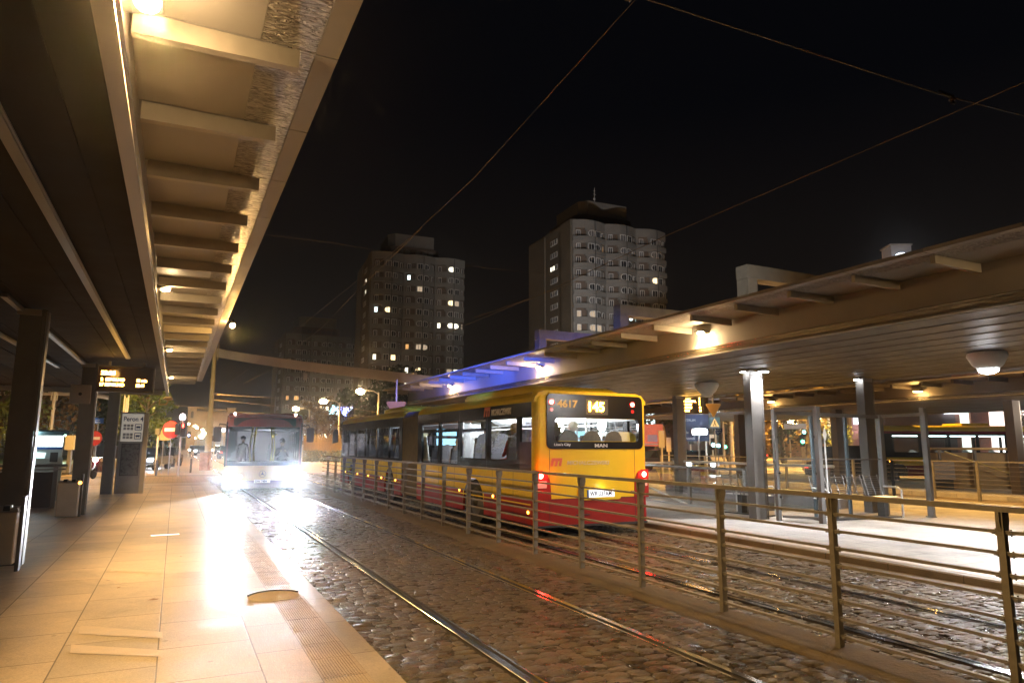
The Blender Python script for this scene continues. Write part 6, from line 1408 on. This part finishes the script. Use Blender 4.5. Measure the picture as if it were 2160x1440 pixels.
g = G(); g.prism([(0, 2.552), (.05, 2.7), (.25, 2.78), (2.25, 2.78), (2.45, 2.7), (2.5, 2.552)], 0, Ln, 'x'); g.build('roof', yel, T3); g = G(); g.box(.0, Ln, -.012, -.002, 2.38, 2.50); g.build('stripe', mar, T3); g = G(); g.box(4.2, 5.6, .4, 2.0, 2.78, 2.92); g.build('roof_hatch', yel, T3, bevel=.04)
g = G(); g.box(.1, Ln - .1, 1.2, 1.3, 2.25, 2.32); g.build('light_strip', emat('bus3_strip', (.8, 1, 1), 6), T3)
g = G(); [g.quad((a, .02, c), (b_, .02, c), (b_, .02, d), (a, .02, d)) for a, b_, c, d in wn3]; g.build('window_glass', gl_side, T3)
for x in (2.8, 9.5): 
    g = G(); g.cyl((x, .0, .48), (x, .25, .48), .46, .46, 24); w = g.build('wheel', rubber, T3); g = G(); g.cyl((x, -.01, .48), (x, .0, .48), .25, .25, 16); g.build('rim', steel, w)
g = G(); [seat(g, 1.2 + k * 1.4, 2.0, .45, -1) for k in range(7)]; g.build('seats', seatm, T3)
for x in (5.3, 7.4, 9.9, .2): g = G(); g.cyl((x, -.012, 1.0), (x, 0, 1.0), .035, None, 8); g.build('side_marker', amb_e, T3)
for x in (3, 8): lamp('bus_light', 'POINT', tuple(T3.matrix_basis @ Vector((x, 1.3, 2.1))), 20, (.85, 1, 1), .1)
# parapet of the far stairs with its lit handrail
c = atd(1985, 1000, 26); t = thing('stair_railing', 'far railing with a bright sloping handrail in front of the farthest yellow bus', 'railing', (c.x, c.y, 0), FACE)
g = G(); g.tube([(-.3, 0, 1.65), (6, -.4, 1.65)], .05, 8); g.build('top_rail', mat('brass_rail', (.45, .30, .12), .35, .6), t)
g = G(); g.tube([(.2, 0, 1.55), (3.4, -.2, .42)], .025, 6); g.build('handrail', mat('lit_rail', (.8, .6, .2), .25, .4), t)
for k in range(4): g = G(); g.box(k * 1.35 - .04, k * 1.35 + .04, -.05, .05, 0, 1.64); g.build('post', fence_m, t)
g = G(); g.box(-.3, 6, .15, .25, .0, 1.5); g.build('parapet', mat('tan_parapet', (.36, .25, .12), .6, var=.2, vs=2), t)
g = G(); g.box(-.55, .35, -.30, .1, .5, 1.15); o = g.build('grey_case', mat('grey_case', (.35, .33, .34), .5, var=.1)); o.location = (c.x, c.y, 0); o.rotation_euler = (0, 0, FACE); tag(o, 'grey metal case by the far railing left of the bright handrail', 'case')
g = G(); g.box(-.5, .3, -.25, .05, 0, .5); g.build('legs', dsteel, o)
# buildings at the far right with lit shop windows
c = atd(2040, 900, 62); t = thing('shop_building', 'brick building with huge lit shop windows behind the far bus', 'building', (c.x, c.y, 0), FACE)
brk = mat('brick_red', (.30, .11, .06), .8, var=.25, vs=3); dwl = mat('dark_wall', (.10, .07, .06), .8, var=.15)
g = G(); g.box(-7.5, -1.0, 0, 8, 0, 8.6); g.build('wall', dwl, t); g = G(); g.box(14, 24, 0, 8, 0, 14); g.build('wall', dwl, t)
g = G(); g.box(.35, 2.0, -.1, 8, 0, 9.2); g.box(-.9, -.5, .2, 8, 0, 9); g.build('pillar', brk, t)
pk = emat('shop_pink', (1.0, .80, .72), 1.5); pk2 = emat('shop_bright', (1.0, .93, .86), 3.5)
for a, b_, z0, z1, m_ in ((2.0, 4.6, 1, 6.2, pk), (4.75, 8.2, 1, 6.4, pk), (8.35, 14, 1, 7, pk2), (2.8, 6.0, .8, 3.2, pk2)):
    g = G(); g.box(a, b_, .3 if m_ == pk or a > 5 else .2, .35 if m_ == pk or a > 5 else .25, z0, z1); g.build('shop_window', m_, t)
g = G(); g.box(2, 14, .1, .2, 3.3, 3.4); g.box(5.9, 6.15, .1, .2, 4, 7); g.box(2.0, 14, .25, .45, 6.8, 7.1); g.build('mullion', dsteel, t)
g = G(); g.box(-.45, .3, .1, .2, 1, 2.7); g.box(-.45, .3, .1, .2, 3.2, 5.1); g.box(-.4, .25, .1, .2, 5.6, 6.9); g.build('stair_window', emat('stair_pale', (.85, 1, .9), 1.6), t)
g = G(); g.box(-7.4, -1.0, -.12, -.02, 4.9, 5.25); g.build('light_band', mat('pink_band', (.45, .3, .27), .6), t); g = G(); g.box(-2.1, -.7, -.3, -.14, 4.7, 5.3); g.build('lit_sign', emat('white_sign', (.75, .85, 1), 5), t)
g = G(); g.box(14, 24, -.1, 0, 8.6, 10); g.box(4, 13.9, .3, .4, 9.0, 10.1); g.build('upper_windows', emat('upper_teal', (.45, .85, .8), .9), t)
g = G(); g.box(-7.5, 14, .2, 8, 8.6, 9.0); g.box(2.0, 14, .45, 8, 7.1, 8.6); g.build('upper_wall', dwl, t)
lamp('shop_glow', 'POINT', tuple(t.matrix_basis @ Vector((6, -4, 3))), 900, (1, .85, .75), .5)
tree(tuple(t.matrix_basis @ Vector((3.0, -3, 0))), 5.6, 1.5, 3.6, 1500, leaf_o, 'small leafy tree in front of the lit shop windows at the right', 40, .12)
# mid distance blocks behind the right platform
c = atd(1715, 900, 120); t = thing('office_building', 'ochre lit office block behind the shelter with vertical light tubes', 'building', (c.x, c.y, 0), FACE)
g = G(); g.box(-12, 16, 0, 10, 0, 15); g.build('wall', mat('ochre_wall', (.28, .17, .09), .8, var=.25, vs=.4), t)
for i in range(9):
    for j in range(3): g = G(); g.box(-10.5 + i * 2.9, -9.0 + i * 2.9, -.08, -.01, 2.2 + j * 4.2, 4.6 + j * 4.2); g.build('window', lit[4] if (i * 3 + j) % 5 == 0 else wd, t)
for x in (2.5, 3.6, 10.5, 12): g = G(); g.box(x, x + .35, -.5, -.15, 3, 13.6); g.build('light_tube', emat('tube_pale', (1, .95, .8), 1.6), t)
far_light(tuple(t.matrix_basis @ Vector((0, -16, 7))), 6000, SOD, tuple(t.matrix_basis @ Vector((0, 0, 6))), 120)
c = atd(1480, 900, 135); t = thing('office_building', 'dim brownish building with trees seen left of the bright column', 'building', (c.x, c.y, 0), FACE)
g = G(); g.box(-12, 14, 0, 10, 0, 11); g.build('wall', mat('brown_wall', (.22, .15, .10), .8, var=.3, vs=.4), t)
for i in range(8):
    for j in range(2): g = G(); g.box(-11 + i * 3.1, -9.6 + i * 3.1, -.08, -.01, 2 + j * 4, 4 + j * 4); g.build('window', lit[4] if (i + j) % 4 == 0 else wd, t)
far_light(tuple(t.matrix_basis @ Vector((4, -16, 8))), 4000, SOD, tuple(t.matrix_basis @ Vector((4, 0, 5))), 120)
c = atd(1385, 900, 110); t = thing('office_building', 'dark block with a balcony line and bluish windows just right of the yellow bus', 'building', (c.x, c.y, 0), FACE)
g = G(); g.box(-5, 7, 0, 8, 0, 14); g.box(-5, 7, -.9, 0, 8.5, 9.0); g.build('wall', dwl, t)
for a, b_, z, m_ in ((-3, -1.6, 9.6, lit[2]), (.0, 1.1, 9.6, lit[4]), (-1.6, -.2, 4.9, lit[2]), (1.8, 3.2, 9.6, lit[4]), (-3.2, -2.2, 4.9, wd), (2.2, 3.8, 11, wd)): g = G(); g.box(a, b_, -.08, -.01, z, z + 2); g.build('window', m_, t)
# lit horizontal windows above the farther canopy
c = atd(1905, 795, 75); t = thing('office_building', 'dark block above the farther canopy with one big glaring white window', 'building', (c.x, c.y, 0), FACE)
g = G(); g.box(-4.2, 9, 0, 8, 0, 11.5); g.build('wall', dwl, t)
g = G(); g.box(-1.0, 2.2, -.1, -.01, c.z - .5, c.z + .62); g.build('window', emat('glare_white', (.75, .85, 1), 14), t)
for x, w in ((-1.6, .38), (-2.6, .2), (-3.1, .2), (-3.5, .2)): g = G(); g.box(x, x + w, -.1, -.01, c.z - .5, c.z + .6); g.build('window', emat('slit_white', (.9, .92, 1), 5), t)
for k, (px, py, hh, lb) in enumerate(((1625, 846, .7, 'short white light tube just right of the bright column under the canopy'), (1686, 845, .5, 'thin dim light tube in the gap under the near canopy'), (1714, 843, .8, 'hooked pale light tube in the gap under the near canopy'), (1791, 806, .9, 'bright cream light tube left of the lamp on the shelter column'))):
    p = atd(px, py, 70); g = G(); g.box(-.12, .12, -.1, 0, -hh, hh); 
    if k == 2: g.box(-.5, -.12, -.1, 0, hh - .15, hh); g.box(.12, .3, -.1, 0, -hh, -hh + .15)
    o = g.build('light_tube', emat('tube_%d' % k, (1, .85, .6), (1.2, .5, 1.6, 2.5)[k])); o.location = p; o.rotation_euler = (0, 0, FACE); tag(o, lb, 'light tube')
    g = G(); g.cyl((0, .05, -p.z), (0, .05, hh), .05, None, 6); g.build('pole', dsteel, o)
# clock tower
c = atd(1902, 540, 90); t = thing('clock_tower', 'square clock head with a glowing dial peeking over the right canopy edge', 'clock', (c.x, c.y, 0), FACE - R_(4))
g = G(); g.box(-1.3, 1.3, 0, 2.6, c.z - 2.0, c.z + 1.45); g.build('clock_head', mat('clock_grey', (.40, .38, .38), .5, emit=(.6, .6, .65), es=.02), t); g = G(); g.box(-1.45, 1.45, -.15, 2.75, c.z + 1.45, c.z + 1.65); g.build('cap', conc, t)
g = G(); g.cyl((0, -.02, c.z - .75), (0, -.12, c.z - .75), 1.25, None, 30); d_ = g.build('dial', emat('dial_white', (.85, .92, 1), 3.0), t)
g = G(); g.tube([(1.27 * math.cos(k * .2618), -.14, c.z - .75 + 1.27 * math.sin(k * .2618)) for k in range(25)], .06, 6); g.build('bezel', mat('bezel_blue', (.05, .10, .2), .4), d_)
g = G(); g.bar((0, -.15, c.z - .75), (-.45, -.15, c.z - .1), .09, .04, upv=(0, 1, 0)); g.bar((0, -.15, c.z - .75), (-.55, -.15, c.z - .0 + .2), .06, .04, upv=(0, 1, 0))
for k in range(12): a = k * math.pi / 6; g.bar((1.05 * math.sin(a), -.15, c.z - .75 + 1.05 * math.cos(a)), (1.2 * math.sin(a), -.15, c.z - .75 + 1.2 * math.cos(a)), .06, .03, upv=(0, 1, 0))
g.build('hands', black, d_)
g = G(); g.box(-.8, .8, .5, 2.1, 0, c.z - 2.0); g.build('shaft', conc, t)
lamp('clock_fill', 'SPOT', tuple(t.matrix_basis @ Vector((-3, -7, c.z - 5))), 700, (1, .92, .9), .2, target=(c.x, c.y, c.z), spot=50)
# road signs of the right: pedestrian crossing, direction board, blue way signs
c = atd(1507, 891, 28); t = thing('crossing_sign', 'blue square pedestrian crossing sign with a white triangle', 'road sign', (c.x, c.y, 0), FACE)
g = G(); g.box(-.22, .22, -.03, 0, c.z - .22, c.z + .22); g.build('plate', blue_s, t); g = G(); g.add([(-.19, -.033, c.z - .17), (.19, -.033, c.z - .17), (0, -.033, c.z + .18)], [(0, 1, 2)]); g.build('white_triangle', mat('sign_pale', (.55, .55, .62), .5), t)
g = G(); g.bar((-.07, -.036, c.z - .15), (.0, -.036, c.z), .025, .01, upv=(0, 1, 0)); g.bar((.06, -.036, c.z - .15), (.0, -.036, c.z), .025, .01, upv=(0, 1, 0)); g.bar((0, -.036, c.z - .02), (.01, -.036, c.z + .09), .04, .01, upv=(0, 1, 0)); g.build('walker', black, t); g = G(); g.cyl((0, .03, 0), (0, .03, c.z + .4), .03, None, 8); g.build('post', steel, t)
c = atd(1470, 912, 34); t = thing('direction_sign', 'big dark blue direction sign under a glaring white lamp', 'road sign', (c.x, c.y, 0), FACE)
g = G(); g.box(-.95, .60, -.05, 0, c.z - .42, c.z + 1.0); g.build('plate', mat('sign_navy', (.008, .025, .09), .6), t)
for k, (a, z) in enumerate((('CENTRUM', .55), ('Opole   8', -.05), ('Warszawa', -.33))): text(a, .17, mat('sign_text', (.4, .45, .5), .5), t, (-.86, -.055, c.z + z))
for x in (-.9, .45): g = G(); g.cyl((x, .03, 0), (x, .03, c.z + 1.2), .05, None, 8); g.build('post', white, t)
c2 = c; t = thing('flood_lamp', 'glaring bluish white lamp in front of the dark blue direction sign', 'lamp', (c.x, c.y, 0), FACE)
g = G(); g.prism(rr(-.32, .38, c.z - .10, c.z + .16, .1), -.5, -.4, 'y'); g.build('glowing_face', emat('flood_white', (.8, .93, 1), 60), t); g = G(); g.prism(rr(-.36, .42, c.z - .14, c.z + .2, .1), -.399, -.2, 'y'); g.bar((.0, -.3, 0), (.0, -.3, c.z - .1), .06, .06); g.build('housing', dsteel, t)
lamp('flood_light', 'POINT', tuple(t.matrix_basis @ Vector((0, -.9, c.z))), 14, (.8, .93, 1), .2)
c = atd(1514, 909, 38); t = thing('route_sign', 'small dark blue shield shaped sign with white dots right of the flood lamp', 'road sign', (c.x, c.y, 0), FACE)
g = G(); g.prism([(-.25, c.z + .16), (.25, c.z + .16), (.24, c.z - .02), (0, c.z - .24), (-.24, c.z - .02)], -.04, 0, 'y'); g.build('plate', mat('sign_navy', (.02, .06, .18)), t); g = G(); [g.ball((x, -.045, c.z + z), .025, 5) for x, z in ((-.12, .07), (0, .07), (.12, .07), (0, -.08), (.1, -.05))]; g.build('dots', white, t); g = G(); g.cyl((0, .04, 0), (0, .04, c.z + .1), .03, None, 6); g.build('post', steel, t)
# traffic mast with arm
c = gr(1543, 62); t = thing('signal_mast', 'yellowish signal mast with a long arm reaching behind the bright column', 'traffic light', c, FACE)
z1 = atd(1543, 872, 62).z; za = atd(1560, 908, 62).z; g = G(); g.cyl((0, 0, 0), (0, 0, z1), .13, .10, 10); g.build('pole', mastm, t)
g = G(); g.tube([(0, 0, za - .9), (.3, 0, za - .2), (.9, 0, za), (3.2, 0, za + .05)], .07, 8); g.build('arm', mat('arm_yellow', (.6, .42, .05), .4), t)
for k, (px, py, d, c3, lb) in enumerate(((1457, 925, 45, (.1, 1, .7), 'green traffic light left of the direction sign posts'), (1504, 938, 50, (.3, .95, 1), 'pair of cyan white signals on a pale post'), (1529, 942, 60, (.1, 1, .6), 'tiny green traffic light left of the signal mast'),
                             (1695, 911, 55, (.2, .95, .9), 'cyan traffic light inside the shelter glass'), (1692, 931, 50, (.1, 1, .5), 'green traffic light low in the shelter glass'), (356, 925, 60, (.2, 1, .9), 'tiny cyan traffic light left of the big no entry sign'), (399, 918, 90, (.4, .5, 1), 'bluish signal beside the red pedestrian figure'))):
    p = atd(px, py, d); t = thing('traffic_light', lb, 'traffic light', (p.x, p.y, 0), FACE, 'far traffic lights')
    g = G(); g.cyl((0, .1, 0), (0, .1, p.z + .5), .05, None, 8); g.build('pole', white if k == 1 else mastm, t); g = G(); g.box(-.16, .16, -.08, .08, p.z - .35, p.z + .5); g.build('housing', black, t)
    g = G(); g.cyl((0, -.09, p.z), (0, -.13, p.z), .13, None, 12)
    if k == 1: g.cyl((.35, -.09, p.z - .05), (.35, -.13, p.z - .05), .13, None, 12)
    g.build('lens', emat('sig_%d' % k, c3, 14), t)
# fuel price sign
c = atd(1820, 905, 48); t = thing('price_sign', 'glaring red and white price totem behind the column right of the shelter', 'sign', (c.x, c.y, 0), FACE)
g = G(); g.box(-.75, .5, 0, .4, .0, c.z + 1.25); g.build('frame', mat('totem_dark', (.25, .2, .2), .5), t)
g = G(); g.box(-.62, .62, -.05, -.01, c.z + .35, c.z + 1.15); g.build('white_panel', emat('totem_white', (.95, .9, 1), 5), t); g = G(); g.box(-.2, .60, -.05, -.01, c.z - .95, c.z + .30); g.build('red_panel', emat('totem_red', (1, .03, .06), 2.2), t)
wt = emat('totem_digits', (1, .85, .95), 5)
for k, s_ in enumerate(('4.89', '4.95', '2.19')): text(s_, .28, wt, t, (-.12, -.06, c.z - .25 - k * .3))
g = G(); g.tube([(-.15, -.07, c.z - .02), (.05, -.07, c.z + .08), (.3, -.07, c.z + .1), (.5, -.07, c.z + .02)], .04, 5); g.build('swoosh', wt, t)
lamp('totem_glow', 'POINT', tuple(t.matrix_basis @ Vector((0, -1, c.z))), 60, (1, .5, .5), .2)
# tall planter shape with bush, seen through the shelter
c = gr(1766, 40); t = thing('tree', 'round clipped bush in a tall pale planter seen through the shelter', 'tree', c, 0); zt = atd(1766, 945, 40).z
g = G(); g.lathe([(.25, 0), (.45, zt), (.40, zt), (.38, zt - .1), (0, zt - .1)], (0, 0, 0), 16); g.build('planter', mat('planter_pale', (.45, .42, .32), .6), t)
g = G(); rnd = random.Random(3)
for k in range(1300):
    q = Vector((rnd.gauss(0, .36), rnd.gauss(0, .36), zt + .75 + rnd.gauss(0, .42))); a = Vector((rnd.uniform(-1, 1), rnd.uniform(-1, 1), rnd.uniform(-1, 1))).normalized(); b_ = a.orthogonal().normalized(); g.add([q - a * .06, q + b_ * .035, q + a * .06, q - b_ * .035], [(0, 1, 2, 3)])
g.build('foliage', leaf_g, t); g = G(); g.cyl((0, 0, zt - .1), (0, 0, zt + .6), .04, None, 6); g.build('trunk', bark, t)
# billboard right of the yellow bus
c = atd(1373, 918, 55); t = thing('billboard', 'orange red billboard just right of the yellow bus rear window', 'billboard', (c.x, c.y, 0), FACE)
g = G(); g.box(-1.1, .95, -.1, 0, c.z - .85, c.z + .9); g.build('panel', mat('poster_orange', (.62, .15, .07), .5, emit=(1, .25, .1), es=.25, var=.2), t)
g = G(); g.box(-.3, .5, -.11, -.101, c.z - .5, c.z + .05); g.box(-1, .7, -.11, -.101, c.z - .75, c.z - .65); g.build('poster_shape', mat('poster_pale', (.6, .5, .4), .5), t); g = G(); g.prism([(.95, c.z - .85), (1.35, c.z - .8), (1.1, c.z + .7), (.95, c.z + .9)], -.08, 0, 'y'); g.build('side', mat('poster_yellow', (.5, .3, .06)), t); g = G(); [g.cyl((x, 0.05, 0), (x, .05, c.z), .06, None, 8) for x in (-.7, .6)]; g.build('post', dsteel, t)
# slim poles of the far right street
for k, (px, py, d, lb) in enumerate(((1411, 924, 36, 'short pale post just left of the lit far column'), (1527, 856, 52, 'tall pale pole with a thin crossbar right of the yield sign'), (1555, 880, 66, 'thin ochre pole between the signal mast and the bright column'), (1474, 874, 40, 'white pole behind the flood lamp'), (1396, 910, 30, 'thin dark sign post right of the billboard'), (1774, 850, 80, 'tall cream pole left of the price totem'), (1800, 872, 60, 'tan pole just left of the price totem'))):
    p = gr(px, d); q = atd(px, py, d); t = thing('post', lb, 'pole', p, FACE); g = G(); g.cyl((0, 0, 0), (0, 0, q.z), .09 if d > 50 else .05, .07 if d > 50 else .04, 10); g.build('pole', mastm, t); g = G(); g.box(-.12, .12, -.05, .05, q.z - .7, q.z + .05); g.build('cap_bracket', mastm, t); g = G(); g.cyl((0, 0, 0), (0, 0, .15), .12, None, 8); g.build('foot', mastm, t)
# pedestrian behind the shelter
p = gr(1729, 24); person((p[0], p[1], .02), R_(150), 'dark clothed pedestrian standing just behind the shelter frame', cl_k, hair_k, pose='stand', arm='down')
# blue glow on the canopy end: added spots over the left track, source unseen
for yy in (10.5, 13.0, 15.5): lamp('blue_spot', 'SPOT', (2.2, yy, 3.25), 6500, (.04, .12, 1.0), .15, target=(8.6, yy + 6.2, 3.72), spot=21, blend=1.0)
lamp('blue_spot', 'SPOT', (3.4, 20, 3.25), 500, (.35, .32, 1.0), .2, target=(8.6, 24.5, 3.75), spot=26, blend=.8)
# ================================================================== thin haze added for halos round the lamps
hz = bpy.data.materials.new('halo_haze'); hz.use_nodes = True; nt = hz.node_tree; nt.nodes.remove(nt.nodes['Principled BSDF'])
pv = nt.nodes.new('ShaderNodeVolumePrincipled'); pv.inputs['Color'].default_value = (.95, .95, .97, 1); pv.inputs['Density'].default_value = 0.0009; pv.inputs['Anisotropy'].default_value = 0.95
nt.links.new(pv.outputs[0], nt.nodes['Material Output'].inputs['Volume'])
g = G(); g.box(-620, 920, -220, 1120, -4.0, 75.0); struct(g.build('haze', hz), 'stuff')
S.cycles.volume_bounces = 0
